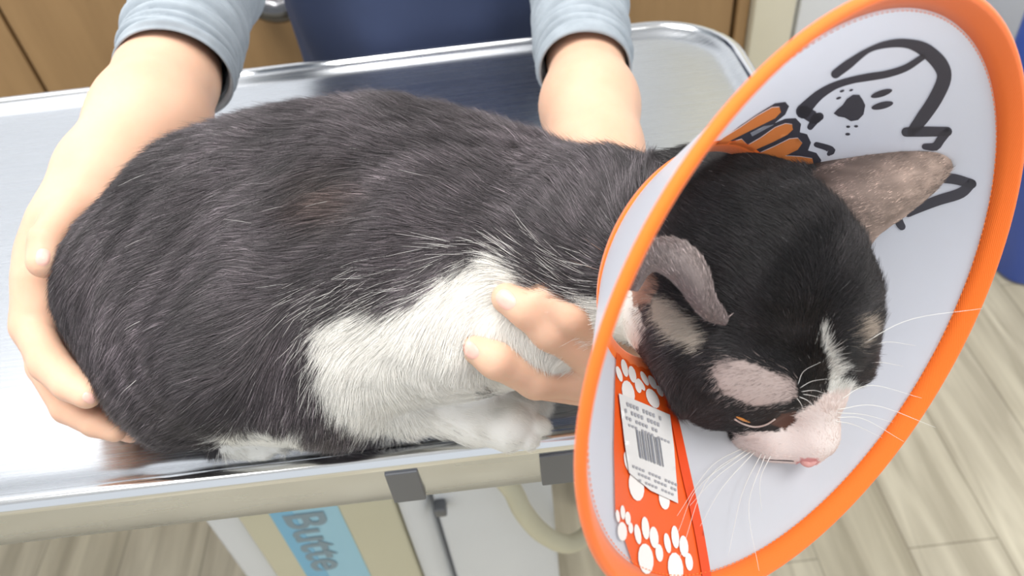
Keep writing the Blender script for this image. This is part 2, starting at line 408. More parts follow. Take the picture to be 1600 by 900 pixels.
adopt(tag(obj('label_band', box_bm(s0, s1, YC - 0.0012, YC + 0.001, 0.02, 0.65), M_LABELBLUE2, smooth=False), 'pale blue label band'), t)
adopt(tag(obj('label_stripe', box_bm(s0 - 0.001, s0 + (s1 - s0) * 0.33, YC - 0.0018, YC + 0.001, 0.02, 0.65), M_LABELBLUE, smooth=False), 'deeper blue stripe'), t)
tp = fx(505, 800)
text_obj('lettering', 'Butte', 0.062, (s0 + 0.012, YC - 0.002, tp[2] + 0.008), (math.radians(90), math.radians(90), 0), M_INK, t)
xa2 = fx(318, 850)[0]
t = empty('storage_box', (xa2 + 0.02, YC + 0.1, 0)); tag(t, 'white storage box left of the blue-banded carton under the table', 'box', None)
adopt(obj('box_body', box_bm(xa2 + 0.004, xa - 0.004, YC + 0.015, YC + 0.22, 0, 0.60, 0.008), M_WHITE), t)
adopt(obj('lid', box_bm(xa2 + 0.002, xa - 0.002, YC + 0.013, YC + 0.222, 0.601, 0.625, 0.006), M_WHITE), t)
xc = fx(694, 850)[0]; xd = fx(872, 870)[0]
t = empty('storage_box', ((xb + xc) / 2, YC + 0.1, 0)); tag(t, 'narrow white box standing right of the blue-banded carton under the table', 'box')
adopt(obj('box_body', box_bm(xb + 0.003, xc - 0.004, YC - 0.01, YC + 0.2, 0, 0.655, 0.012), M_WHITE), t)
t = empty('storage_box', ((xc + xd) / 2, YC + 0.1, 0)); tag(t, 'wide pale grey-white box under the table beside the cream hose', 'box')
adopt(obj('box_body', box_bm(xc + 0.002, xd, YC + 0.0, YC + 0.2, 0, 0.67, 0.006), M_WHITE), t)
k0 = fx(686, 782); adopt(tag(obj('latch', box_bm(xc + 0.003, xc + 0.016, YC - 0.014, YC - 0.0005, k0[2] - 0.012, k0[2] + 0.004, 0.002), M_REFL_LATCH), 'small dark latch'), t)
hp = [on_front(x, y, Y) for x, y, Y in ((770, 730, 0.42), (800, 765, 0.41), (818, 800, 0.40), (850, 835, 0.40), (890, 850, 0.41), (925, 828, 0.43), (950, 790, 0.45), (960, 720, 0.47))]
tag(obj('hose', tube_bm(catmull(hp, 40), 0.0105, 14), M_BEIGE), 'cream curved hose hanging below the table edge', 'hose')

# cone placement (the neck passes through its small ring)
CC = P(1301.1, 518.1, 0.3097)
ta, tb = 0.7548, -0.6025
CN = -F * math.cos(ta) + math.sin(ta) * (math.cos(tb) * R + math.sin(tb) * U)
e1 = np.cross(CN, U); e1 /= np.linalg.norm(e1); e2 = np.cross(CN, e1)
RR, RN, CL = 0.130, 0.0545, 0.080

# ------------------------------------------------------------------ the cat's body
RES = 0.0016
cf = Field((-0.335, 0.19, TOP - 0.02), (0.20, 0.50, TOP + 0.245), RES)
def S(x, y, d, r): return P(x, y, d), r * d / FPX
def cap(fld, a, b, k=0.012, op='add'):
    (pa, ra), (pb, rb) = S(*a), S(*b); fld.cap(pa, pb, ra, rb, k, op)
K = 0.03
# back and rump
for a, b in (((247, 442, .490, 138), (365, 372, .497, 148)), ((365, 372, .497, 148), (500, 355, .50, 164)), ((500, 355, .50, 164), (625, 358, .497, 170)),
             ((625, 358, .497, 170), (745, 384, .485, 164)), ((745, 384, .485, 164), (850, 400, .465, 142)), ((850, 400, .465, 142), (965, 392, .420, 117)),
             ((965, 392, .420, 117), (1050, 400, .390, 106))):
    cap(cf, a, b, K)
# belly mass
cap(cf, (300, 500, .480, 134), (500, 480, .474, 160), K); cap(cf, (500, 480, .474, 165), (700, 450, .468, 160), K)
cap(cf, (490, 645, .478, 34), (690, 666, .490, 20), 0.01)
cap(cf, (560, 560, .482, 90), (720, 560, .478, 60), K)
# haunch and folded hind leg
cap(cf, (288, 560, .466, 120), (390, 545, .452, 132), 0.02)
cap(cf, (390, 545, .452, 140), (440, 590, .455, 92), 0.02)
cap(cf, (300, 600, .470, 95), (430, 640, .475, 48), 0.015)
# elbow / side fold over the belly
cap(cf, (450, 430, .452, 120), (505, 560, .456, 80), 0.02)
cap(cf, (505, 560, .456, 80), (520, 625, .462, 48), 0.02)
# hind foot
cap(cf, (345, 692, .482, 22), (410, 698, .479, 22), 0.006)
for tx, ty in ((392, 702), (415, 703), (436, 696), (450, 682)): cap(cf, (tx - 16, ty - 8, .478, 13), (tx, ty, .4765, 12.5), 0.0015)
# shoulder, chest, foreleg
cap(cf, (770, 455, .445, 75), (690, 500, .437, 82), 0.018)
cap(cf, (690, 500, .437, 80), (575, 552, .446, 72), 0.018)
cap(cf, (845, 500, .440, 82), (720, 525, .447, 82), 0.02)
cap(cf, (930, 450, .420, 75), (840, 500, .435, 80), 0.02)
cap(cf, (545, 590, .456, 52), (640, 632, .462, 38), 0.006)
cap(cf, (640, 632, .462, 38), (740, 656, .464, 36), 0.006)
cap(cf, (740, 656, .464, 36), (795, 664, .461, 40), 0.006)
for tx, ty, r, dd in ((792, 686, 21, .459), (824, 684, 20, .459), (842, 665, 17, .460), (820, 640, 20, .464)): cap(cf, (tx - 30, ty - 14, dd + .002, r), (tx, ty, dd, r), 0.0015)
# far foreleg, behind
cap(cf, (760, 560, .49, 40), (800, 612, .482, 30), 0.01); cap(cf, (800, 612, .482, 30), (835, 632, .48, 24), 0.006)
# tail curled round the far side
tl = [(130, 470, .505, 34), (180, 380, .535, 30), (330, 320, .56, 26), (480, 300, .565, 22), (600, 310, .56, 17)]
for a, b in zip(tl, tl[1:]): cap(cf, a, b, 0.012)
# head: skull, crown, cheeks
HK = 0.014
cap(cf, (1110, 385, .372, 135), (1190, 420, .366, 138), HK)
cap(cf, (1190, 420, .366, 138), (1245, 480, .366, 112), HK)
cap(cf, (1130, 295, .378, 64), (1230, 318, .375, 62), HK)
cap(cf, (1075, 325, .380, 75), (1150, 296, .374, 56), HK)          # far skull edge
cap(cf, (1075, 490, .372, 100), (1130, 570, .372, 88), HK)         # near cheek
cap(cf, (1130, 570, .372, 88), (1180, 625, .378, 56), HK)
cap(cf, (1250, 470, .370, 95), (1300, 545, .378, 60), HK)          # far cheek
cap(cf, (1318, 520, .384, 44), (1318, 570, .386, 36), 0.01)        # far brow
cap(cf, (1245, 540, .362, 62), (1272, 610, .368, 38), 0.012)       # bridge
cap(cf, (1272, 610, .368, 36), (1272, 672, .376, 33), 0.010)       # nose bridge
cap(cf, (1262, 680, .378, 40), (1216, 680, .382, 37), 0.008)       # muzzle pads
cap(cf, (1200, 675, .386, 30), (1160, 680, .390, 22), 0.010)       # jaw side
cap(cf, (1240, 700, .390, 24), (1200, 703, .392, 18), 0.006)       # chin
cf.ell(P(1265, 714, .377), (R, U, F), (0.0058, 0.0042, 0.005), 0.003)      # nose tip
# brow ridge and closed lid of the near eye
cap(cf, (1130, 590, .350, 30), (1225, 615, .352, 26), 0.014)
cap(cf, (1150, 632, .357, 26), (1195, 640, .358, 24), 0.004)
cap(cf, (1226, 655, .352, 8), (1246, 648, .353, 8), 0.005, 'cut')
cap(cf, (1140, 662, .352, 4), (1210, 664, .352, 4), 0.003, 'cut')
cap(cf, (1190, 718, .374, 3), (1245, 722, .372, 3), 0.003, 'cut')    # mouth line
# neck inside the cone
cf.floor(TOP + 0.0005)
V, Q = cf.mesh(); V = laplace(V, Q, 2, 0.4); del cf
V[:, 2] = np.maximum(V[:, 2], np.where(V[:, 1] > 0.275, TOP + 0.0002, 0))

# ---- ears: thick curved shells added to the same continuous mesh
def shell(rows, thick, nu=18):
    """rows: list of (left, mid, right) points base->tip; returns closed shell verts, quads"""
    rows = [[np.array(p) for p in r] for r in rows]
    L_ = catmull([r[0] for r in rows], nu); M_ = catmull([r[1] for r in rows], nu); R_ = catmull([r[2] for r in rows], nu)
    nv = 15; G = []
    for i in range(nu):
        for j in range(nv):
            s = j / (nv - 1); a, b, c = L_[i], M_[i], R_[i]
            G.append((1 - s) * (1 - 2 * s) * a + 4 * s * (1 - s) * b + s * (2 * s - 1) * c)
    G = np.array(G); q = np.array([(i * nv + j, i * nv + j + 1, (i + 1) * nv + j + 1, (i + 1) * nv + j) for i in range(nu - 1) for j in range(nv - 1)])
    n = vnormals(G, q); m = len(G)
    jj = np.tile(np.arange(nv), nu) / (nv - 1); ii = np.repeat(np.arange(nu), nv) / (nu - 1)
    th = thick * (0.35 + 0.65 * np.minimum(1, 6 * np.minimum(jj, 1 - jj))) * (1 - 0.5 * ii)
    VV = np.vstack([G + n * th[:, None] / 2, G - n * th[:, None] / 2]); qq = [q, q[:, ::-1] + m]
    edge = [i * nv for i in range(nu)] + [(nu - 1) * nv + j for j in range(1, nv)] + [i * nv + nv - 1 for i in range(nu - 2, -1, -1)] + [j for j in range(nv - 2, 0, -1)]
    e = np.array(edge); e2 = np.roll(e, -1)
    qq.append(np.stack([e2, e, e + m, e2 + m], 1))
    return VV, np.vstack(qq)
# far ear: long, laid back to the right, its back towards us
ear1 = [[P(1232, 262, .368), P(1262, 330, .345), P(1345, 410, .358)],
        [P(1300, 246, .366), P(1322, 305, .344), P(1366, 372, .356)],
        [P(1365, 232, .363), P(1385, 280, .346), P(1412, 338, .355)],
        [P(1425, 220, .360), P(1441, 255, .349), P(1458, 300, .354)],
        [P(1462, 217, .358), P(1474, 238, .352), P(1483, 268, .354)],
        [P(1478, 223, .357), P(1486, 236, .355), P(1489, 252, .355)]]
# near ear: short, folded forward; its rounded back arches over the pale opening
ear2 = [[P(980, 450, .342), P(990, 452, .336), P(998, 452, .334)],
        [P(984, 408, .341), P(1004, 408, .328), P(1018, 424, .328)],
        [P(1012, 377, .340), P(1030, 392, .323), P(1042, 432, .326)],
        [P(1062, 376, .338), P(1070, 402, .319), P(1066, 456, .324)],
        [P(1100, 412, .336), P(1096, 438, .318), P(1086, 484, .324)],
        [P(1114, 460, .336), P(1110, 474, .322), P(1104, 500, .326)],
        [P(1134, 494, .336), P(1135, 500, .329), P(1132, 508, .331)]]
E1 = shell(ear1, 0.0035); E2 = shell(ear2, 0.004)
nb = len(V)
VA, QA = V, Q
for vv, qq in (E1, E2):
    QA = np.vstack([QA, qq + len(VA)]); VA = np.vstack([VA, vv])
ear_id = np.zeros(len(VA), int); ear_id[nb:nb + len(E1[0])] = 1; ear_id[nb + len(E1[0]):] = 2

# ---- coat pattern
WHITE = [
 [(497, 560), (500, 520), (520, 490), (560, 482), (610, 484), (655, 470), (685, 445), (705, 420), (745, 406), (800, 412), (835, 440), (860, 478), (900, 486), (940, 465), (985, 440), (1010, 520), (960, 600), (900, 640), (870, 720), (740, 722), (690, 690), (600, 672), (540, 650), (505, 620)],
 [(345, 676), (470, 660), (470, 740), (340, 740)],
 [(1140, 684), (1178, 674), (1215, 674), (1240, 648), (1270, 632), (1294, 612), (1296, 580), (1290, 556), (1282, 530), (1284, 508), (1292, 512), (1296, 540), (1308, 572), (1318, 598), (1345, 612), (1345, 640), (1345, 760), (1120, 760)],
]
PALE = [(1113, 580), (1125, 565), (1160, 562), (1195, 576), (1243, 596), (1247, 622), (1215, 630), (1175, 634), (1130, 616)]
PALE2 = [(1018, 462), (1055, 470), (1085, 498), (1110, 528), (1092, 545), (1050, 528), (1020, 500)]
PALE3 = [(1333, 498), (1350, 502), (1354, 530), (1340, 548), (1332, 530)]
BROWN = [(1205, 662), (1222, 645), (1245, 640), (1243, 660), (1225, 672)]
PINK = [(983, 425), (1003, 414), (1022, 424), (1030, 450), (1016, 472), (990, 478)]
def lin(r, g, b): return np.array([((c / 255 + 0.055) / 1.055) ** 2.4 if c > 10 else c / 3294 for c in (r, g, b)])
C_BLACK = lin(77, 71, 74); C_HEAD = lin(38, 35, 36); C_WHITE = lin(252, 250, 244); C_PALE = lin(190, 172, 166); C_EAR = lin(118, 102, 96); C_EARTIP = lin(168, 148, 136); C_MUZ = lin(250, 236, 230)
def vnoise(Pt, s, seed=0):
    """cheap smooth vector noise from random sine waves"""
    r = np.random.default_rng(seed); o = np.zeros((len(Pt), 3))
    for k in range(10):
        kv = r.normal(size=3) * s; ph = r.random(3) * 6.28; amp = r.normal(size=3)
        o += np.sin((Pt @ kv)[:, None] + ph) * amp
    return o / 10 ** .5
def coat(Pt, jit, ears=None):
    x, y = PX(Pt); n = len(Pt)
    jit = jit * np.where(x > 1000, .35, 1.)[:, None]; xj = x + jit[:, 0]; yj = y + jit[:, 1]
    c = np.tile(C_BLACK, (n, 1))
    hd = np.clip((x - 1010) / 60, 0, 1)[:, None]; c = c * (1 - hd) + C_HEAD * hd
    w = np.zeros(n, bool)
    for i, p in enumerate(WHITE): w |= inpoly(xj, yj, p)
    c[w] = C_WHITE; mz = w & (x > 1130); c[mz] = C_MUZ
    blz = w & (x > 1130) & (y < 615); c[blz] = C_WHITE * .9
    for p, cc in ((PALE, C_PALE), (PALE2, lin(205, 194, 180)), (PALE3, lin(180, 165, 150)), (BROWN, lin(96, 66, 56)), (PINK, lin(190, 150, 132))):
        m = inpoly(x + jit[:, 0] * 1.6, y + jit[:, 1] * 1.6, p); c[m] = cc
    nose = ((x - 1265) / 15) ** 2 + ((y - 722) / 9) ** 2 < 1; c[nose & (y > 716)] = lin(228, 160, 158)
    sp = ((x - 752) / 16) ** 2 + ((yj - 612) / 5) ** 2 < 1; c[sp & (x < 780)] = lin(60, 55, 50)
    # thin coat on flank shows brownish skin
    br = np.exp(-(((x - 525) / 45) ** 2 + ((y - 310) / 38) ** 2))[:, None]; c = c * (1 - br * .55) + lin(120, 100, 92) * br * .55 * (~w)[:, None] + c * br * .55 * w[:, None]
    if ears is not None:
        vr = (1 + .22 * vnoise(Pt, 500, 5)[:, :1] + .15 * vnoise(Pt, 1500, 6)[:, :1]); m = ears == 1; t = np.clip((x - 1290) / 170, 0, 1)[:, None]; e = C_EAR * .8 * (1 - t) + C_EARTIP * t; e = e * (1 - np.clip((1310 - x) / 60, 0, 1)[:, None] * .6)
        c[m] = (e * vr)[m]
        m = ears == 2; t = np.clip((470 - y) / 70, 0, 1)[:, None]; e = lin(120, 108, 106) * (1 - t) + lin(150, 138, 134) * t; c[m] = e[m]
        e = e * (1 + .25 * np.sin(x * .9 + y * .7)[:, None] * 0)
    return c
me = np_mesh('body', VA, QA)
jit0 = np.zeros((len(VA), 2)); base = coat(VA, jit0, ear_id)
# the skin under dense dark hair reads dark; under white hair it is pinkish
a = me.attributes.new('coat', 'FLOAT_COLOR', 'POINT'); a.data.foreach_set('color', np.hstack([base * 0.85, np.ones((len(base), 1))]).astype(np.float32).ravel())
M_COAT = attr_mat('cat_skin', 'coat', 0.65, spec=0.2)
cat = tag(obj('cat', me, M_COAT), 'black and white cat crouching on the steel table, head inside the orange-edged cone', 'cat')
NV = vnormals(VA, QA)
cat_bvh = bvh_of(VA, QA)

# ---- fur
FLOW = [  # image position -> hair direction (px, y down), length m, lift
 (130, 420, -.5, .9, 9, .15), (110, 520, -.2, 1, 8, .15), (200, 330, -.8, .6, 11, .18), (300, 260, -.9, .45, 13, .2), (420, 190, -1, .15, 14, .3), (560, 175, -1, .0, 15, .35), (640, 175, -.9, -.25, 14, .45),
 (700, 190, -.9, -.2, 14, .35), (840, 220, -.8, -.2, 13, .35), (250, 450, -.9, .35, 11, .15), (200, 600, -.8, .5, 11, .18), (330, 560, -.9, .35, 12, .16), (330, 650, -.7, .7, 13, .2),
 (420, 420, -1, .1, 13, .18), (480, 300, -.6, .75, 14, .2), (560, 330, -1, .15, 15, .18), (640, 260, -1, -.1, 15, .2), (700, 340, -.95, -.3, 15, .18), (780, 300, -.8, -.55, 14, .18), (820, 380, -.75, -.6, 14, .18),
 (900, 330, -.6, -.75, 13, .25), (980, 270, -.3, -.95, 13, .5), (900, 440, -.8, -.5, 14, .2), (940, 460, -.85, .2, 13, .25), (1010, 300, -.3, -.9, 11, .4),
 (620, 430, -.95, .25, 15, .2), (520, 450, -.85, .5, 15, .2), (470, 520, -.45, .9, 15, .2), (450, 620, -.3, .95, 15, .25), (520, 640, -.2, 1, 15, .35), (560, 660, -.1, 1, 15, .4), (730, 440, -.8, .5, 14, .18),
 (600, 520, -.75, .6, 13, .15), (700, 530, -.5, .8, 12, .15), (820, 540, .3, .9, 11, .15), (620, 600, .4, .7, 9, .15), (700, 640, .9, .4, 6, .1), (800, 670, .9, .5, 4, .08), (400, 700, .8, .4, 4, .08),
 (1080, 280, -.7, -.6, 8, .4), (1150, 270, -.8, -.5, 8, .3), (1120, 360, -.9, -.35, 7, .15), (1200, 330, -.8, -.5, 7, .15), (1250, 400, -.6, -.8, 6.5, .12), (1180, 450, -.75, -.6, 6, .12), (1100, 430, -.9, -.2, 7, .15),
 (1320, 420, .5, -.7, 7, .3), (1345, 500, .8, -.3, 7, .35), (1340, 570, .8, .4, 7, .35), (1270, 520, -.1, -.95, 4.5, .12), (1200, 540, -.6, -.7, 5, .12), (1100, 540, -.8, .3, 7, .18), (1000, 540, -.8, .6, 9, .3),
 (1060, 620, -.6, .8, 8, .3), (1120, 660, -.4, .8, 7, .25), (1180, 600, -.8, .25, 3.5, .12), (1150, 650, -.7, .5, 4, .15), (1200, 640, -.8, .3, 3.5, .12), (1290, 610, -.2, -.9, 3.5, .12), (1270, 690, -.3, -.8, 2.2, .1),
 (1200, 690, -.8, .2, 2.5, .12), (1160, 690, -.7, .6, 3.5, .2), (1230, 710, -.5, .5, 2.2, .1)]
FL = np.array(FLOW)
def flow(x, y):
    d2 = (x[:, None] - FL[:, 0]) ** 2 + (y[:, None] - FL[:, 1]) ** 2; w_ = 1 / (d2 + 500) ** 1.6; w_ /= w_.sum(1, keepdims=True)
    return w_ @ FL[:, 2:]
def sample(V, Q, n, wfun):
    T = np.vstack([Q[:, [0, 1, 2]], Q[:, [0, 2, 3]]]); a, b, c = V[T[:, 0]], V[T[:, 1]], V[T[:, 2]]
    cr = np.cross(b - a, c - a); ar = np.linalg.norm(cr, axis=1); nn = cr / (ar[:, None] + 1e-15)
    ctr = (a + b + c) / 3; wt = ar * wfun(ctr, nn); p = np.cumsum(wt); i = np.searchsorted(p, rng.random(n) * p[-1])
    i = np.minimum(i, len(T) - 1); u = rng.random((n, 1)); v = rng.random((n, 1)); f_ = u + v > 1; u = np.where(f_, 1 - u, u); v = np.where(f_, 1 - v, v)
    return a[i] + u * (b - a)[i] + v * (c - a)[i], T[i, 0], nn[i]
def wf(c, n):
    x, y = PX(c); v = c - CAM; v = v / np.linalg.norm(v, axis=1)[:, None]; fac = -(n * v).sum(1)
    w_ = np.where(fac > -0.25, 1.0, 0.25); w_ = w_ * np.where(x > 1010, 1.7, 1.0)
    w_ = w_ * np.where(c[:, 2] < TOP + 0.004, 0.1, 1.0)
    return w_
HAIRS = 520000
def make_fur(name, n, label=None):
    p0, vi, nrm = sample(VA, QA, n, wf)
    ears = ear_id[vi]; x, y = PX(p0); fl = flow(x, y)
    fl[ears == 1] = (.9, -.35, 2.6, .10); fl[ears == 2] = (-.35, -.8, 3.2, .15)
    dx, dy, ln, lift = fl[:, 0], fl[:, 1], fl[:, 2] * 1e-3, fl[:, 3]
    # clumping: hairs bend towards local shared directions
    nsl = vnoise(p0, 90, 1); nsh = vnoise(p0, 420, 2)
    d = dx[:, None] * R - dy[:, None] * U
    back = (nrm @ F) > 0.15                                   # on the far side the coat flows to the rump and down
    d[back] = np.array([-0.8, 0.1, -0.6])
    d = d - nrm * (d * nrm).sum(1)[:, None]; d /= np.linalg.norm(d, axis=1)[:, None] + 1e-9
    amp = np.where(x > 1000, .10, .15)[:, None]
    d = d + amp * nsl + amp * .9 * nsh + rng.normal(size=(n, 3)) * .09
    ln = ln * (0.7 + 0.5 * rng.random(n)) * (1 + .12 * nsh[:, 0])
    jit = rng.normal(size=(n, 2)) * 6; tail = rng.random(n) < .16; jit[tail] *= 3.2; jit[:, 0] += nsh[:, 1] * 6; jit[:, 1] += nsh[:, 2] * 6
    # white hairs start under the patch and lie over the black: sample the colour further up the hair's root direction
    col = coat(p0, jit, ears)
    v = np.exp(rng.normal(size=n) * .65 + .34 * nsh[:, 1] + .26 * nsl[:, 0]) * np.where(x > 1010, .95, .92); wht = col.mean(1) > .35
    v = np.where(wht, 0.9 + .14 * rng.random(n), v); col = col * v[:, None]
    pale = inpoly(x, y, PALE) | inpoly(x, y, PALE2); pj = inpoly(x, y, PALE) & (rng.random(n) < .22); col[pj] *= .35; ln = np.where(pale, ln * .8, ln)
    zc = (p0 - CC) @ CN + CL; nr = np.abs(zc) < .022; ln = np.where(nr, ln * (.35 + .65 * np.abs(zc) / .022), ln); lift = np.where(nr, lift * .3, lift)
    bald = (((x - 1225) / 24) ** 2 + ((y - 655) / 14) ** 2 < 1) | (((x - 1265) / 13) ** 2 + ((y - 724) / 8) ** 2 < 1)
    keep = ~bald & ~((np.abs(x - 1178) < 34) & (np.abs(y - (655 + 8 * (1 - ((x - 1178) / 34) ** 2))) < 5) & (nrm @ F < 0)); 
    p0, d, ln, lift, nrm, col = p0[keep], d[keep], ln[keep], lift[keep], nrm[keep], col[keep]; n = len(p0)
    gr = rng.random(n) < np.where((p0 - CC) @ CN > -CL, .0015, .006); col[gr & (col.mean(1) < .2)] = lin(170, 166, 166)
    NP = 5; t = np.linspace(0, 1, NP)
    L_ = lift * (0.8 + .5 * rng.random(n))
    pts = np.empty((n, NP, 3))
    for k, tt in enumerate(t):
        pts[:, k] = p0 - nrm * 0.0003 + ln[:, None] * (tt * d * (0.75 + .25 * tt) + nrm * (L_ * (1.6 * tt - .75 * tt * tt))[:, None]) 
    pts[:, :, 2] = np.where((pts[:, :, 2] < TOP + .0012) & (pts[:, :, 1] > .262), TOP + .0012, pts[:, :, 2])
    rad = np.where(ln > .008, 0.000075, 0.000055)[:, None] * np.array([1, .95, .8, .55, .15])[None, :]
    hc = bpy.data.hair_curves.new(name); hc.add_curves([NP] * n)
    hc.attributes['position'].data.foreach_set('vector', pts.astype(np.float32).ravel())
    if 'radius' not in hc.attributes: hc.attributes.new('radius', 'FLOAT', 'POINT')
    hc.attributes['radius'].data.foreach_set('value', rad.astype(np.float32).ravel())
    ca = hc.attributes.new('coat', 'FLOAT_COLOR', 'CURVE'); ca.data.foreach_set('color', np.hstack([col, np.ones((n, 1))]).astype(np.float32).ravel())
    hc.materials.append(M_FUR)
    o = bpy.data.objects.new(name, hc); COL.objects.link(o); o.parent = cat; o['kind'] = 'stuff'
    return o
M_FUR = attr_mat('cat_fur', 'coat', 0.42, spec=0.6)
fur = make_fur('fur', HAIRS)

# ---- single long white guard hairs lying on the dark coat, whiskers
M_WHISK = mat('whisker', (0.85, 0.84, 0.80), 0.35)
def hair_tube(name, pts, r, parent, m, seg=6):
    p = catmull(pts, 14); rad = np.linspace(r, r * .3, 14)
    return obj(name, tube_bm(p, rad, seg), m, parent)
bm = bmesh.new()
gx = [(rng.uniform(200, 930), rng.uniform(220, 660)) for _ in range(34)] + [(rng.normal(580, 60), rng.normal(445, 22)) for _ in range(60)] + [(rng.normal(500, 18), rng.normal(530, 50)) for _ in range(60)] + [(rng.normal(780, 60), rng.normal(392, 12)) for _ in range(50)] + [(rng.uniform(860, 940), rng.uniform(400, 470)) for _ in range(30)]
for x, y in gx:
    h, n, d = hit(cat_bvh, x, y)
    if h is None or x > 945: continue
    fl = flow(np.array([x]), np.array([y]))[0]; dr = fl[0] * R - fl[1] * U; dr = dr - n * (dr @ n); dr /= np.linalg.norm(dr); dr += rng.normal(size=3) * .12
    L_ = rng.uniform(.008, .019)
    pp = [h + n * .002, h + n * .0045 + dr * L_ * .5, h + n * .006 + dr * L_]
    tube_bm(catmull(pp, 6), np.linspace(.00009, .00003, 6), 4, bm=bm)
tag(obj('white_guard_hairs', bm, M_WHISK, cat), 'long white guard hairs lying over the dark coat', kind='stuff')
def wall_d(x, y):
    r = F + (x - 800) / FPX * R - (y - 450) / FPX * U; last = 1.0
    for d in np.arange(.22, .45, .001):
        v = CAM + d * r - CC; z = v @ CN; q = np.linalg.norm(v - z * CN)
        if -CL < z < 0 and q < RN + (1 + z / CL) * (RR - RN): last = d
    return last
def on(x, y, off=0.0):
    h, n, d = hit(cat_bvh, x, y); return h + n * off, d
WH = [  # root, mid (px), tip (px), depth at tip
 ((1160, 700), (1110, 730), (1058, 806), .36), ((1168, 702), (1105, 750), (1062, 872), .355), ((1175, 704), (1120, 745), (1078, 790), .37), ((1180, 705), (1130, 760), (1094, 822), .36), ((1190, 708), (1160, 770), (1138, 868), .365),
 ((1196, 710), (1170, 790), (1186, 892), .37), ((1204, 712), (1188, 750), (1190, 800), .38), ((1165, 704), (1092, 760), (1060, 830), .35),
 ((1312, 625), (1360, 602), (1440, 622), .37), ((1308, 640), (1370, 634), (1462, 668), .37), ((1308, 652), (1350, 655), (1412, 690), .38), ((1306, 658), (1335, 664), (1378, 684), .385), ((1308, 645), (1350, 648), (1395, 660), .385),
 ((1335, 545), (1420, 500), (1535, 482), .35), ((1340, 560), (1380, 535), (1430, 540), .37), ((1335, 575), (1370, 566), (1410, 572), .38),
 ((1247, 600), (1256, 580), (1282, 566), .335), ((1250, 606), (1268, 596), (1292, 592), .335), ((1252, 612), (1272, 610), (1290, 615), .335), ((1255, 616), (1268, 618), (1284, 622), .34), ((1245, 622), (1252, 632), (1256, 645), .335), ((1249, 620), (1262, 626), (1272, 636), .34),
 ((1322, 545), (1340, 525), (1364, 512), .36), ((1325, 560), (1348, 545), (1372, 536), .365), ((1318, 575), (1340, 562), (1368, 552), .37)]
for i, (a, b, c, dt) in enumerate(WH):
    h, n, d = hit(cat_bvh, *a)
    if h is None:
        h = P(a[0] - 6, a[1] - 4, .375); d = .375
    dt = min(dt, wall_d(*c) - .006); mid = P(b[0], b[1], min(d * .55 + dt * .45, wall_d(*b[:2]) - .005)); hair_tube('whisker', [h, mid, P(c[0], c[1], dt)], 0.00022 if i < 16 else .00018, cat, M_WHISK)
# eye: pale lower lid rim with a sliver of amber eye
lid = [on(x, y, .0006)[0] for x, y in ((1148, 653), (1160, 660), (1178, 665), (1196, 662), (1210, 653))]
obj('eyelid', tube_bm(catmull(lid, 16), np.linspace(.0005, .0004, 16), 8), mat('pale_eyelid', lin(196, 176, 168), .4), cat)
e0 = [on(x, y, .0004)[0] for x, y in ((1150, 650), (1160, 654), (1172, 659))]
obj('eye', tube_bm(catmull(e0, 10), [.0002, .0004, .0006, .0007, .0007, .0007, .0006, .0005, .0004, .0002], 8), mat('amber_eye', lin(190, 120, 50), .15), cat)
nose = [on(x, y, -.0006)[0] for x, y in ((1250, 722), (1258, 724), (1266, 725), (1276, 721))]
obj('nose', tube_bm(catmull(nose, 10), [.0008, .0016, .002, .0022, .0023, .0023, .0021, .0019, .0015, .0008], 10), mat('pink_nose', lin(216, 160, 154), .5), cat)
mouth = [on(x, y, 0)[0] for x, y in ((1190, 716), (1205, 718), (1222, 719), (1240, 720))]
obj('mouth', tube_bm(catmull(mouth, 10), .00055, 6), mat('mouth_line', lin(90, 80, 80), .5), cat)

# ------------------------------------------------------------------ the cone
def conept(t, s, off=0.0):
    """t angle, s 0 at neck .. 1 at rim; off outward"""
    r = RN + (RR - RN) * s; rad = math.cos(t) * e1 + math.sin(t) * e2
    return CC - CN * CL * (1 - s) + rad * (r + off)
def cone_uv(p):
    v = p - CC; z = v @ CN; q = v - z * CN
    return math.atan2(q @ e2, q @ e1), 1 + z / CL
cone = empty('pet_cone', CC); tag(cone, 'translucent plastic recovery cone with orange fabric edge around the cat\'s head', 'cone')
NS = 128; V_, Q_ = [], []
NR = 14
for side in (0, 1):
    for i in range(NR + 1):
        for j in range(NS): V_.append(conept(2 * math.pi * j / NS, i / NR, 0.0004 if side else -0.0004))
for side in (0, 1):
    o_ = side * (NR + 1) * NS
    for i in range(NR):
        for j in range(NS):
            q = [o_ + i * NS + j, o_ + i * NS + (j + 1) % NS, o_ + (i + 1) * NS + (j + 1) % NS, o_ + (i + 1) * NS + j]; Q_.append(q if side else q[::-1])
V_ = np.array(V_); Q_ = np.array(Q_)
M_PLASTIC = mat('frosted_plastic', (0.80, 0.81, 0.86), 0.3); nt = M_PLASTIC.node_tree; N = nt.nodes; L = nt.links
b = N['Principled BSDF']; tr = N.new('ShaderNodeBsdfTranslucent'); tr.inputs[0].default_value = (0.86, 0.88, 0.94, 1)
tp_ = N.new('ShaderNodeBsdfTransparent'); tp_.inputs[0].default_value = (0.97, 0.98, 1, 1)
m1 = N.new('ShaderNodeMixShader'); m1.inputs[0].default_value = 0.5; m2 = N.new('ShaderNodeMixShader'); m2.inputs[0].default_value = 0.12
L.new(b.outputs[0], m1.inputs[1]); L.new(tr.outputs[0], m1.inputs[2]); L.new(m1.outputs[0], m2.inputs[1]); L.new(tp_.outputs[0], m2.inputs[2]); L.new(m2.outputs[0], N['Material Output'].inputs[0])
half = (NR + 1) * NS
outer = Q_  # closed thin wall
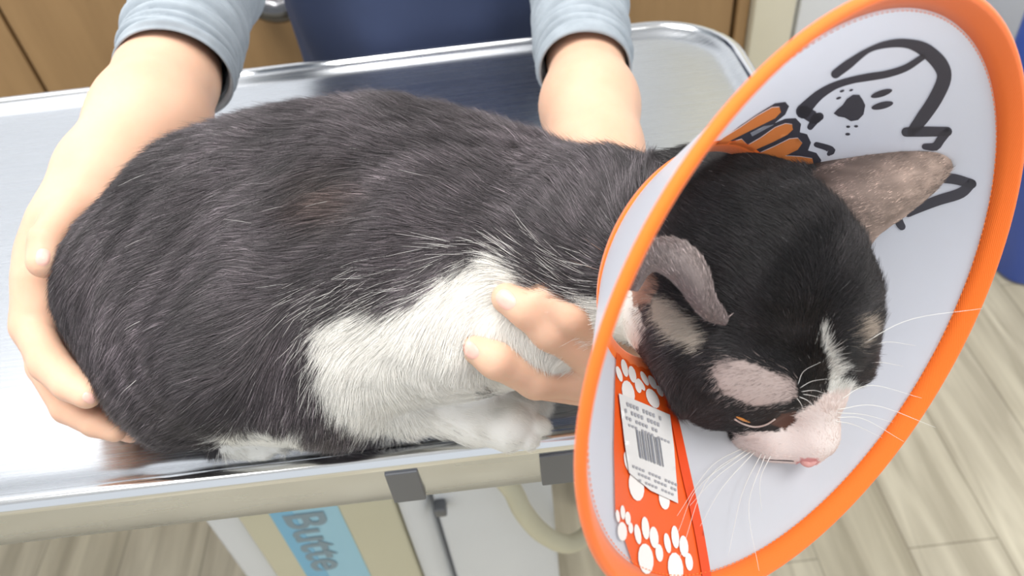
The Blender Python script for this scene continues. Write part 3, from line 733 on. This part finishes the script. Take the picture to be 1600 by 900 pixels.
adopt(obj('cone_wall', np_mesh('cone_wall', V_, Q_), M_PLASTIC), cone)
inner_bvh = bvh_of(V_[:half], Q_[Q_.max(1) < half])
def fabric(name, c):
    m = mat(name, c, 0.75); nt = m.node_tree; N = nt.nodes; L = nt.links; b = N['Principled BSDF']
    tc = N.new('ShaderNodeTexCoord'); wv = N.new('ShaderNodeTexWave'); wv.inputs['Scale'].default_value = 420; wv.inputs['Distortion'].default_value = 1.5
    bp = N.new('ShaderNodeBump'); bp.inputs['Strength'].default_value = .25; bp.inputs['Distance'].default_value = .0004
    L.new(tc.outputs['Object'], wv.inputs[0]); L.new(wv.outputs[0], bp.inputs['Height']); L.new(bp.outputs[0], b.inputs['Normal'])
    b.inputs['Sheen Weight'].default_value = .3
    return m
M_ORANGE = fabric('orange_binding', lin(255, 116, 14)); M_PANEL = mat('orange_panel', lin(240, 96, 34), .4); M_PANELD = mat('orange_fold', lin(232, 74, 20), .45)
# binding folded over the rim: flat band on both faces with a rounded lip
wdir = np.array([0, 0])
def binding(name, s_edge, band, lip, m, sgn):
    bm = bmesh.new(); rings = []
    prof = [(s_edge - sgn * band, lip * .55), (s_edge - sgn * band * .5, lip * .8), (s_edge - sgn * .0 * band, lip), (s_edge + sgn * lip * 6, lip * .8), (s_edge + sgn * lip * 9, 0), (s_edge + sgn * lip * 6, -lip * .8), (s_edge, -lip), (s_edge - sgn * band * .5, -lip * .8), (s_edge - sgn * band, -lip * .55)]
    for j in range(NS):
        t = 2 * math.pi * j / NS; rad = math.cos(t) * e1 + math.sin(t) * e2
        g = (CN * CL + rad * (RR - RN)); g /= np.linalg.norm(g); nn = rad - g * (rad @ g); nn /= np.linalg.norm(nn)
        rings.append([bm.verts.new(conept(t, s) + nn * o) for s, o in prof])
    for j in range(NS):
        a, b_ = rings[j], rings[(j + 1) % NS]
        for k in range(len(prof)): bm.faces.new((a[k], a[(k + 1) % len(prof)], b_[(k + 1) % len(prof)], b_[k]))
    bmesh.ops.recalc_face_normals(bm, faces=bm.faces[:])
    return adopt(obj(name, bm, m), cone)
binding('rim_binding', 1.0, 0.085, 0.0022, M_ORANGE, 1)
binding('neck_binding', 0.0, 0.07, 0.0016, M_ORANGE, -1)

def decal(name, polys, m, lift, grid=9.0, label=None, parent=None):
    """flat print on the cone's inner face; polys in photo px, pierced onto the wall where they stand"""
    bm = bmesh.new()
    for poly in polys:
        holes = []
        if isinstance(poly, dict): holes = poly['holes']; poly = poly['out']
        vs = []; es = []
        for lp in [poly] + holes:
            k = len(vs); dense = []
            for i in range(len(lp)):
                a, b_ = np.array(lp[i], float), np.array(lp[(i + 1) % len(lp)], float); c = max(1, int(np.linalg.norm(b_ - a) / grid)); dense += [a + (b_ - a) * j / c for j in range(c)]
            vs += [Vector(p) for p in dense]; es += [(k + i, k + (i + 1) % len(dense)) for i in range(len(dense))]
        A = np.array(poly)
        gx_, gy_ = np.meshgrid(np.arange(A[:, 0].min() + 2, A[:, 0].max(), grid), np.arange(A[:, 1].min() + 2, A[:, 1].max(), grid)); gx_, gy_ = gx_.ravel(), gy_.ravel(); ok = inpoly(gx_, gy_, poly)
        vs += [Vector((a, b_)) for a, b_ in zip(gx_[ok], gy_[ok])]
        ov, oe, of, *_ = delaunay_2d_cdt(vs, es, [], 0, 1e-4)
        nv = []
        for p in ov:
            h, n, d = hit(inner_bvh, p.x, p.y)
            nv.append(None if h is None else bm.verts.new(h + n * lift))
        for f in of:
            cx = sum(ov[i].x for i in f) / len(f); cy = sum(ov[i].y for i in f) / len(f)
            if not inpoly(np.array([cx]), np.array([cy]), poly)[0]: continue
            if any(inpoly(np.array([cx]), np.array([cy]), h_)[0] for h_ in holes): continue
            vv = [nv[i] for i in f]
            if None in vv or len(set(vv)) < 3: continue
            try: bm.faces.new(vv)
            except ValueError: pass
    bmesh.ops.recalc_face_normals(bm, faces=bm.faces[:])
    o = obj(name, bm, m); adopt(o, cone)
    if parent: o.parent = parent; o.matrix_parent_inverse = Matrix.Identity(4)
    if label: o['label'] = label
    return o
def stroke(pts, wds, n=26):
    p = catmull([(*q, 0) for q in pts], n)[:, :2]; w_ = np.interp(np.linspace(0, 1, n), np.linspace(0, 1, len(wds)), wds) / 2
    t = np.gradient(p, axis=0); t /= np.linalg.norm(t, axis=1)[:, None]; nn = np.stack([-t[:, 1], t[:, 0]], 1)
    L_ = p + nn * w_[:, None]; R_ = p - nn * w_[:, None]
    cap1 = [p[-1] + w_[-1] * (math.cos(a) * nn[-1] + math.sin(a) * t[-1]) for a in np.linspace(0, math.pi, 7)[1:-1]]
    cap0 = [p[0] + w_[0] * (-math.cos(a) * nn[0] - math.sin(a) * t[0]) for a in np.linspace(0, math.pi, 7)[1:-1]]
    return [tuple(v) for v in list(L_) + cap1 + list(R_[::-1]) + cap0]
def ellp(cx, cy, a, b_, ang=0, n=20):
    c, s = math.cos(math.radians(ang)), math.sin(math.radians(ang))
    return [(cx + a * math.cos(t) * c - b_ * math.sin(t) * s, cy + a * math.cos(t) * s + b_ * math.sin(t) * c) for t in np.linspace(0, 2 * math.pi, n, endpoint=False)]
M_PRINT = mat('dark_print', lin(84, 82, 90), .5); M_PRINTO = mat('orange_print', lin(255, 160, 90), .5); M_PRINTW = mat('white_print', lin(215, 218, 228), .5)
def Z(x, y): return (1080 + x / 3.071, y / 3.071)     # coordinates read in the enlarged crop
def backlit(m):
    nt = m.node_tree; b_ = nt.nodes['Principled BSDF']; t_ = nt.nodes.new('ShaderNodeBsdfTranslucent'); t_.inputs[0].default_value = b_.inputs['Base Color'].default_value
    x_ = nt.nodes.new('ShaderNodeMixShader'); x_.inputs[0].default_value = .45; nt.links.new(b_.outputs[0], x_.inputs[1]); nt.links.new(t_.outputs[0], x_.inputs[2]); nt.links.new(x_.outputs[0], nt.nodes['Material Output'].inputs[0])
for m_ in (M_PRINT, M_PRINTO, M_PRINTW): backlit(m_)
line = [stroke([Z(*p) for p in pp], [q / 3.071 for q in wd], nn_) for pp, wd, nn_ in (
    ([(690, 350), (750, 305), (850, 235), (950, 205), (1040, 205), (1120, 235), (1190, 300), (1212, 370), (1170, 470), (1110, 560), (1060, 625)], [44, 46, 24, 38, 46, 70, 76, 70, 68, 64, 50], 48),
    ([(1030, 630), (1120, 628), (1228, 628)], [46, 50, 46], 12),
    ([(1225, 632), (1195, 668), (1170, 700), (1120, 700)], [40, 42, 42, 30], 10),
    ([(1110, 268), (1030, 320), (940, 350), (850, 365), (770, 380), (690, 405), (620, 445), (570, 490), (535, 530)], [30, 34, 36, 38, 34, 36, 46, 56, 70], 36),
    ([(540, 530), (590, 560), (615, 555)], [60, 60, 40], 8), ([(600, 560), (570, 605)], [44, 30], 6),
    ([(600, 690), (650, 705), (672, 720), (660, 735)], [26, 30, 40, 20], 10),
    ([(1200, 850), (1270, 858), (1345, 880)], [50, 50, 46], 10), ([(1340, 880), (1290, 925), (1180, 960), (1080, 1000), (1040, 1020)], [48, 52, 50, 46, 40], 18),
    ([(985, 1030), (1000, 1070), (1010, 1085)], [40, 40, 36], 6))]
dots = [[Z(*q) for q in ellp(*e)] for e in ((912, 444, 54, 16, -18), (916, 502, 54, 17, -14), (722, 432, 12, 6, -20), (766, 428, 10, 5, -20), (706, 466, 13, 6, -20), (752, 604, 10, 6, 0), (790, 602, 10, 6, 0), (750, 640, 12, 7, 0))]
nosep = [Z(*q) for q in [(682, 540), (700, 520), (725, 500), (745, 470), (775, 450), (805, 450), (822, 475), (834, 500), (826, 545), (800, 572), (765, 578), (735, 560), (705, 555)]]
decal('printed_animal_outline', line + dots + [nosep], M_PRINT, 0.0005, 7, 'dark grey cartoon outline print')
pawd = [Z(*q) for q in [(70, 720), (150, 660), (230, 600), (310, 545), (400, 490), (450, 484), (468, 505), (450, 545), (400, 585), (450, 565), (500, 562), (526, 590), (520, 630), (555, 640), (574, 680), (560, 718), (600, 730), (624, 765), (610, 800), (560, 830), (250, 900), (120, 880)]]
pawo = [[Z(*q) for q in s_] for s_ in (
    [(150, 655), (230, 605), (310, 550), (385, 508), (420, 506), (428, 530), (400, 560), (330, 595), (250, 635), (190, 665), (120, 720), (110, 690)],
    [(150, 700), (190, 675), (240, 660), (270, 690), (330, 655), (400, 605), (450, 586), (482, 590), (486, 615), (460, 640), (380, 680), (300, 715), (230, 745), (170, 760), (120, 770)],
    [(230, 770), (310, 735), (400, 695), (470, 660), (510, 656), (532, 680), (510, 712), (450, 742), (520, 745), (580, 755), (588, 790), (540, 830), (350, 900), (230, 900)])]
decal('printed_paw_outline', [{'out': pawd, 'holes': pawo}], M_PRINT, 0.0005, 7, 'dark outline of the printed paw')
decal('printed_paw', pawo, M_PRINTO, 0.0008, 7, 'orange printed paw')
decal('printed_paw_gap', [[Z(*q) for q in ((280, 628), (345, 596), (395, 588), (340, 618), (290, 645))]], M_PRINTW, 0.001, 7)

# closure strap glued on the inside, with white paw prints and a paper label
pan = [(962, 520), (1010, 560), (1030, 600), (1052, 648), (1080, 760), (1102, 870), (1115, 960), (1030, 960), (985, 880), (958, 800), (956, 700), (958, 600)]
strap = decal('closure_strap', [pan], M_PANEL, 0.0009, 12, 'orange closure strap inside the cone')
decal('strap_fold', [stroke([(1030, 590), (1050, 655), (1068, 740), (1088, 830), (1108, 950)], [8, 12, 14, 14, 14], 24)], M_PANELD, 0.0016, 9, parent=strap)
def paw(cx, cy, s, ang=0):
    c, sn = math.cos(math.radians(ang)), math.sin(math.radians(ang)); out = []
    for ex, ey, a, b_, an in ((0, 18, 12, 24, -8), (-14, -20, 5, 16, -12), (-2, -30, 6, 18, -8), (12, -16, 7, 17, -8), (21, 8, 6, 14, -8)):
        out.append([(cx + s * (px_ * c - py_ * sn), cy + s * (px_ * sn + py_ * c)) for px_, py_ in ellp(ex, ey, a, b_, an, 14)])
    return out
M_PAWW = mat('white_paw_print', lin(244, 238, 234), .5)
for cx, cy, s, an in ((1005, 856, 1.0, 2), (1052, 870, 1.0, 2), (968, 820, .62, 4), (990, 742, 1.0, 0), (1034, 768, .7, 0), (976, 600, .8, -6), (1012, 612, .7, -20)):
    decal('paw_print', paw(cx, cy, s, an), M_PAWW, 0.0014, 6, parent=strap)
lab = decal('paper_label', [[(960, 616), (1004, 634), (1042, 650), (1048, 700), (1054, 788), (1010, 768), (976, 740), (970, 700)]], mat('label_paper', lin(226, 224, 222), .55), 0.0021, 8, 'white paper label with barcode', parent=strap)
bars = []
for i, (a, w_) in enumerate(((0, 3), (5, 1.5), (8.5, 3.5), (14, 1.5), (17.5, 2.5), (22, 3.5), (28, 1.5), (31, 3.5), (36.5, 2))):
    x0 = 986 + a; y0 = 673 + a * .38; bars.append([(x0, y0), (x0 + w_, y0 + w_ * .38), (x0 + w_ + 6, y0 + 44 + w_ * .4), (x0 + 6, y0 + 44)])
decal('barcode', bars, mat('barcode_ink', lin(138, 140, 148), .6), 0.0026, 20, parent=lab)
tx = []
for ra, (x0, y0, n_, sz) in enumerate(((966, 628, 12, 6), (968, 640, 12, 6), (970, 652, 10, 5), (974, 664, 14, 3.5), (980, 728, 14, 4), (984, 738, 13, 4), (990, 750, 12, 3.5))):
    for k in range(n_):
        if (k * 7 + ra * 3) % 5 == 0: continue
        xx = x0 + k * 5.2; yy = y0 + k * 5.2 * .42; tx.append([(xx, yy), (xx + 3.4, yy + 1.2), (xx + 4, yy + sz + 1.2), (xx + .6, yy + sz)])
decal('label_text', tx, mat('label_ink', lin(168, 168, 174), .6), 0.0026, 20, parent=lab)
# stitching along the rim binding
bm = bmesh.new()
for j in range(260):
    t = 2 * math.pi * j / 260; t2 = t + 2 * math.pi / 260 * .6
    for off in (-0.0023,):
        rad = math.cos(t) * e1 + math.sin(t) * e2
        tube_bm([conept(t, .925, off), conept((t + t2) / 2, .925, off - .0002), conept(t2, .925, off)], .00022, 4, bm=bm)
adopt(tag(obj('stitching', bm, mat('orange_thread', lin(255, 140, 60), .7)), kind='stuff'), cone)

# ------------------------------------------------------------------ the person
skin_cols = (lin(238, 196, 164), lin(246, 208, 178))
M_SKIN = nz(mat('skin', lin(240, 200, 168), .5, Subsurface_Weight=.35), 18, lin(216, 172, 146), lin(228, 188, 162), bump=.05)
M_SKIN.node_tree.nodes['Principled BSDF'].inputs['Subsurface Radius'].default_value = (.012, .005, .003)
M_SKIN.node_tree.nodes['Principled BSDF'].inputs['Subsurface Scale'].default_value = 1.0
M_SKIN.node_tree.nodes['Principled BSDF'].inputs['Specular IOR Level'].default_value = .25
M_NAIL = mat('nail', lin(234, 184, 170), .35)
def surfd(x, y, default):
    h, n, d = hit(cat_bvh, x, y); return default if h is None else d
allV, allQ = [], []
def build_arm(lo, hi, segs, cuts=()):
    f_ = Field(lo, hi, 0.0015)
    for a, b_, k in segs: cap(f_, a, b_, k)
    v, q = f_.mesh(); v = laplace(v, q, 2, .4); return v, q
# left arm of the picture: forearm, wrist, palm, thumb, fingers round the rump
LA = [((300, 20, .665, 62), (262, 122, .60, 69), .02), ((262, 122, .60, 69), (236, 187, .565, 82), .02), ((236, 187, .565, 82), (168, 275, .525, 68), .02), ((168, 275, .525, 68), (112, 350, .500, 52), .02),
      ((112, 350, .503, 50), (88, 425, .503, 44), .02), ((88, 425, .503, 44), (74, 500, .498, 46), .018), ((95, 400, .50, 50), (110, 500, .51, 46), .018),
      ((108, 335, .485, 32), (76, 376, .466, 29), .006), ((76, 376, .466, 29), (69, 409, .460, 26), .002),
      ((62, 440, .486, 32), (50, 510, .482, 28), .012), ((50, 510, .482, 28), (78, 568, .462, 29), .004), ((78, 568, .462, 29), (110, 600, .450, 27), .003), ((110, 600, .450, 27), (136, 617, .443, 22), .002),
      ((58, 500, .492, 30), (70, 572, .482, 26), .006), ((70, 572, .482, 26), (108, 636, .474, 26), .002), ((108, 636, .474, 26), (150, 660, .466, 23), .002), ((150, 660, .466, 23), (180, 674, .462, 17), .002),
      ((80, 500, .50, 28), (100, 590, .498, 25), .010), ((100, 590, .498, 25), (150, 650, .494, 24), .004), ((150, 650, .494, 24), (205, 672, .488, 20), .004),
      ((95, 500, .51, 26), (125, 600, .512, 22), .010), ((125, 600, .512, 22), (180, 650, .510, 18), .004)]
v, q = build_arm((-.36, .28, TOP), (-.16, .66, TOP + .34), LA); allV.append(v); allQ.append(q)
arml = bvh_of(v, q)
# right arm: comes down behind the neck, hand under the throat, fingers on the white chest
dA = surfd(795, 470, .40); dB = surfd(745, 545, .41); dC = surfd(830, 470, .40)

RA = [((905, 0, .70, 42), (915, 90, .64, 52), .02), ((915, 90, .64, 52), (921, 165, .60, 70), .02), ((921, 165, .60, 70), (930, 240, .565, 68), .02), ((930, 240, .565, 68), (960, 360, .520, 52), .02),
      ((960, 360, .520, 52), (995, 470, .485, 48), .02), ((995, 470, .485, 48), (985, 560, .452, 46), .02), ((1010, 500, .47, 40), (1000, 560, .455, 38), .015),
      ((990, 540, .45, 40), (925, 556, .418, 34), .012), ((925, 556, .418, 34), (860, 516, .402, 31), .003), ((860, 516, .402, 32), (822, 482, dA - .004, 29), .004), ((822, 482, dA - .004, 29), (792, 466, dA - .002, 25), .004),
      ((995, 545, .435, 36), (945, 520, .409, 30), .010), ((945, 520, .409, 30), (895, 493, surfd(895, 480, .40) + .004, 27), .004), ((895, 493, surfd(895, 480, .40) + .004, 27), (850, 462, surfd(850, 460, .40) + .001, 24), .004),
      ((985, 590, .45, 36), (905, 592, .432, 30), .010), ((905, 592, .432, 30), (838, 592, .422, 31), .006), ((838, 592, .422, 31), (775, 562, dB + .001, 29), .004), ((775, 562, dB + .001, 29), (738, 542, dB + .001, 23), .004),
      ((1000, 600, .46, 30), (930, 612, .452, 26), .010), ((930, 612, .452, 26), (850, 604, .448, 22), .004),
      ((1000, 470, .475, 34), (1010, 420, .46, 26), .01), ((1010, 420, .46, 26), (990, 380, .455, 22), .004)]
v, q = build_arm((-.03, .22, TOP), (.20, .72, TOP + .36), RA); allV.append(v); allQ.append(q)
armr = bvh_of(v, q)
# upper body under the clothes
SH_Z = TOP + .52
bX = -.055
bf = Field((-.45, .60, 0.55), (.36, 1.12, TOP + .66), .006)
pe = lambda p: np.array(p, float)
def body_arm(e_px, sh, w_r):
    el = P(*e_px[:3]); bf.cap(el, sh, .036, .05, .03); return el
hipz = .62
bf.ell((bX, .93, .78), ((1, 0, 0), (0, 1, 0), (0, 0, 1)), (.150, .095, .22), .05)
bf.ell((bX, .92, 1.12), ((1, 0, 0), (0, 1, 0), (0, 0, 1)), (.165, .10, .24), .05)
bf.cap((bX - .15, .91, 1.33), (bX + .15, .91, 1.33), .055, .055, .05)
bf.cap((bX, .92, 1.36), (bX, .90, 1.50), .055, .052, .03)
ELl = P(330, -90, .735); ELr = P(892, -110, .765)
bf.cap((bX - .17, .91, 1.33), ELl, .044, .026, .02); bf.cap((bX + .17, .91, 1.33), ELr, .044, .026, .02)
bf.cap(ELl, P(290, 30, .655), .026, .027, .01); bf.cap(ELr, P(908, 20, .685), .026, .024, .01)
v, q = bf.mesh(); v = laplace(v, q, 2, .5); allV.append(v); allQ.append(q)
off = 0; QQ = []
for v, q in zip(allV, allQ): QQ.append(q + off); off += len(v)
person = obj('person', np_mesh('person', np.vstack(allV), np.vstack(QQ)), M_SKIN)
tag(person, 'person in navy top and pushed-up grey sleeves holding the cat with both hands', 'person')
# fingernails
def nail(bvh, x, y, ang, a, b_, lift=.0004):
    h, n, d = hit(bvh, x, y)
    if h is None: return
    c, s = math.cos(math.radians(ang)), math.sin(math.radians(ang)); bm = bmesh.new(); ctr = bm.verts.new(h + n * (lift + .0002)); prev = [ctr]; rings = []
    for k in range(1, 5):
        ring = []
        for t in np.linspace(0, 2 * math.pi, 20, endpoint=False):
            e = .8; ux = math.copysign(abs(math.cos(t)) ** e, math.cos(t)) * a * k / 4; uy = math.copysign(abs(math.sin(t)) ** e, math.sin(t)) * b_ * k / 4
            hh, nn, dd = hit(bvh, x + ux * c - uy * s, y + ux * s + uy * c)
            if hh is None: hh, nn = h, n
            ring.append(bm.verts.new(hh + nn * (lift if k < 4 else -.0002)))
        rings.append(ring)
    for j in range(20): bm.faces.new((ctr, rings[0][j], rings[0][(j + 1) % 20]))
    for i in range(3):
        for j in range(20): bm.faces.new((rings[i][j], rings[i + 1][j], rings[i + 1][(j + 1) % 20], rings[i][(j + 1) % 20]))
    bmesh.ops.recalc_face_normals(bm, faces=bm.faces[:])
    obj('fingernail', bm, M_NAIL, person)
nail(arml, 67, 402, 100, 15, 13); nail(arml, 139, 622, 30, 12, 9)
nail(armr, 790, 468, 48, 19, 15); nail(armr, 735, 547, 55, 17, 12)
# sleeves: soft grey jersey pushed up, ending in a rolled edge
M_SLEEVE = nz(mat('grey_jersey', lin(172, 184, 194), .85), 60, lin(148, 157, 165), lin(166, 175, 183), bump=.15)
M_NAVY = nz(mat('navy_cloth', lin(52, 62, 92), .8), 5, lin(48, 58, 86), lin(58, 70, 102), bump=.1)
def sleeve(pts, rads, seed):
    n = 200; c = catmull(pts, n); r = np.interp(np.linspace(0, 1, n), np.linspace(0, 1, len(rads)), rads)
    rs = np.random.default_rng(seed); W = [(rs.uniform(.5, 1), rs.uniform(40, 110), rs.uniform(0, 6.28), rs.integers(-2, 3), rs.uniform(-2, 2)) for _ in range(9)]
    def wob(i, an):
        s = i / (n - 1); v_ = 0
        for a_, f_, ph, m_, tw in W: v_ += a_ * math.sin(f_ * s + ph + m_ * an + tw * math.sin(an + ph))
        fold = 1 - abs(math.sin(80 * s + 1.3 * math.sin(an + seed) + .6 * math.sin(2 * an))) ** .7
        return .0007 * v_ - .0060 * fold * (1 if i < n - 10 else 0) - (.0015 if i == n - 1 else 0)
    bm = tube_bm(c, r, 56, cap=False, wob=wob)
    # inner lining turned in at the cuff
    fr = frame_along(c); 
    return bm
slL = sleeve([(bX - .16, .91, 1.36), (np.array((bX - .16, .91, 1.36)) + ELl) / 2 + [-.01, 0, 0], ELl, P(305, 5, .665), P(285, 72, .618), P(272, 118, .595)], [.065, .060, .054, .048, .0465, .0435], 1)
so = obj('sleeve', slL, M_SLEEVE, person); so['label'] = 'pale grey sleeve of the left arm in the photo'
slR = sleeve([(bX + .16, .91, 1.36), (np.array((bX + .16, .91, 1.36)) + ELr) / 2 + [.01, 0, 0], ELr, P(904, 0, .70), P(908, 60, .655), P(914, 112, .622)], [.065, .058, .050, .0435, .0420, .0385], 2)
so = obj('sleeve', slR, M_SLEEVE, person); so['label'] = 'pale grey sleeve of the right arm in the photo'
for o in person.children:
    if o.name.startswith('sleeve'):
        md = o.modifiers.new('thick', 'SOLIDIFY'); md.thickness = .0016; md.offset = -1
# navy top: draped torso
def torso():
    bm = bmesh.new(); rings = []; nz_ = 60; ns = 96
    for i in range(nz_ + 1):
        z = .50 + (1.43 - .50) * i / nz_; s = i / nz_
        a = np.interp(z, [.5, .8, 1.0, 1.25, 1.36, 1.43], [.182, .172, .176, .185, .165, .08]); b_ = np.interp(z, [.5, .8, 1.0, 1.25, 1.36, 1.43], [.122, .112, .118, .12, .10, .07])
        ring = []
        for j in range(ns):
            t = 2 * math.pi * j / ns; wv_ = .0035 * math.sin(7 * t + 2 * math.sin(5 * s)) * (1 - s) + .003 * math.sin(11 * t + 9 * s) + .002 * math.sin(23 * s + 3 * t)
            ring.append(bm.verts.new((bX + (a + wv_) * math.copysign(abs(math.cos(t)) ** .85, math.cos(t)), .925 + (b_ + wv_) * math.sin(t), z)))
        rings.append(ring)
    for i in range(nz_):
        for j in range(ns): bm.faces.new((rings[i][j], rings[i][(j + 1) % ns], rings[i + 1][(j + 1) % ns], rings[i + 1][j]))
    bm.faces.new(rings[0][::-1]); bmesh.ops.recalc_face_normals(bm, faces=bm.faces[:])
    return bm
so = obj('scrub_top', torso(), M_NAVY, person); so['label'] = 'navy blue cloth top'
for sx in (-1, 1):
    so = obj('trouser_leg', tube_bm(catmull([(bX + sx * .09, .93, .56), (bX + sx * .09, .93, .3), (bX + sx * .095, .94, .035)], 20), np.linspace(.085, .06, 20), 24), M_NAVY, person)
for sx in (-1, 1):
    bm = bmesh.new(); prof_ = [(.94 + .07, .040), (.94 + .03, .042), (.94 - .03, .040), (.94 - .09, .043), (.94 - .14, .040), (.94 - .165, .022)]
    rr = []
    for y_, w_ in prof_: rr.append([bm.verts.new((bX + sx * .095 + w_ * math.cos(t), y_, max(.002, .002 + (.07 if y_ > .9 else .045 if y_ > .82 else .025) * max(0, math.sin(t))))) for t in np.linspace(-.2, math.pi + .2, 14)])
    for i in range(len(rr) - 1):
        for j in range(13): bm.faces.new((rr[i][j], rr[i][j + 1], rr[i + 1][j + 1], rr[i + 1][j]))
        bm.faces.new((rr[i][13], rr[i][0], rr[i + 1][0], rr[i + 1][13]))
    bm.faces.new(rr[0]); bm.faces.new(rr[-1][::-1]); bmesh.ops.recalc_face_normals(bm, faces=bm.faces[:])
    obj('shoe', bm, M_WHITE, person)
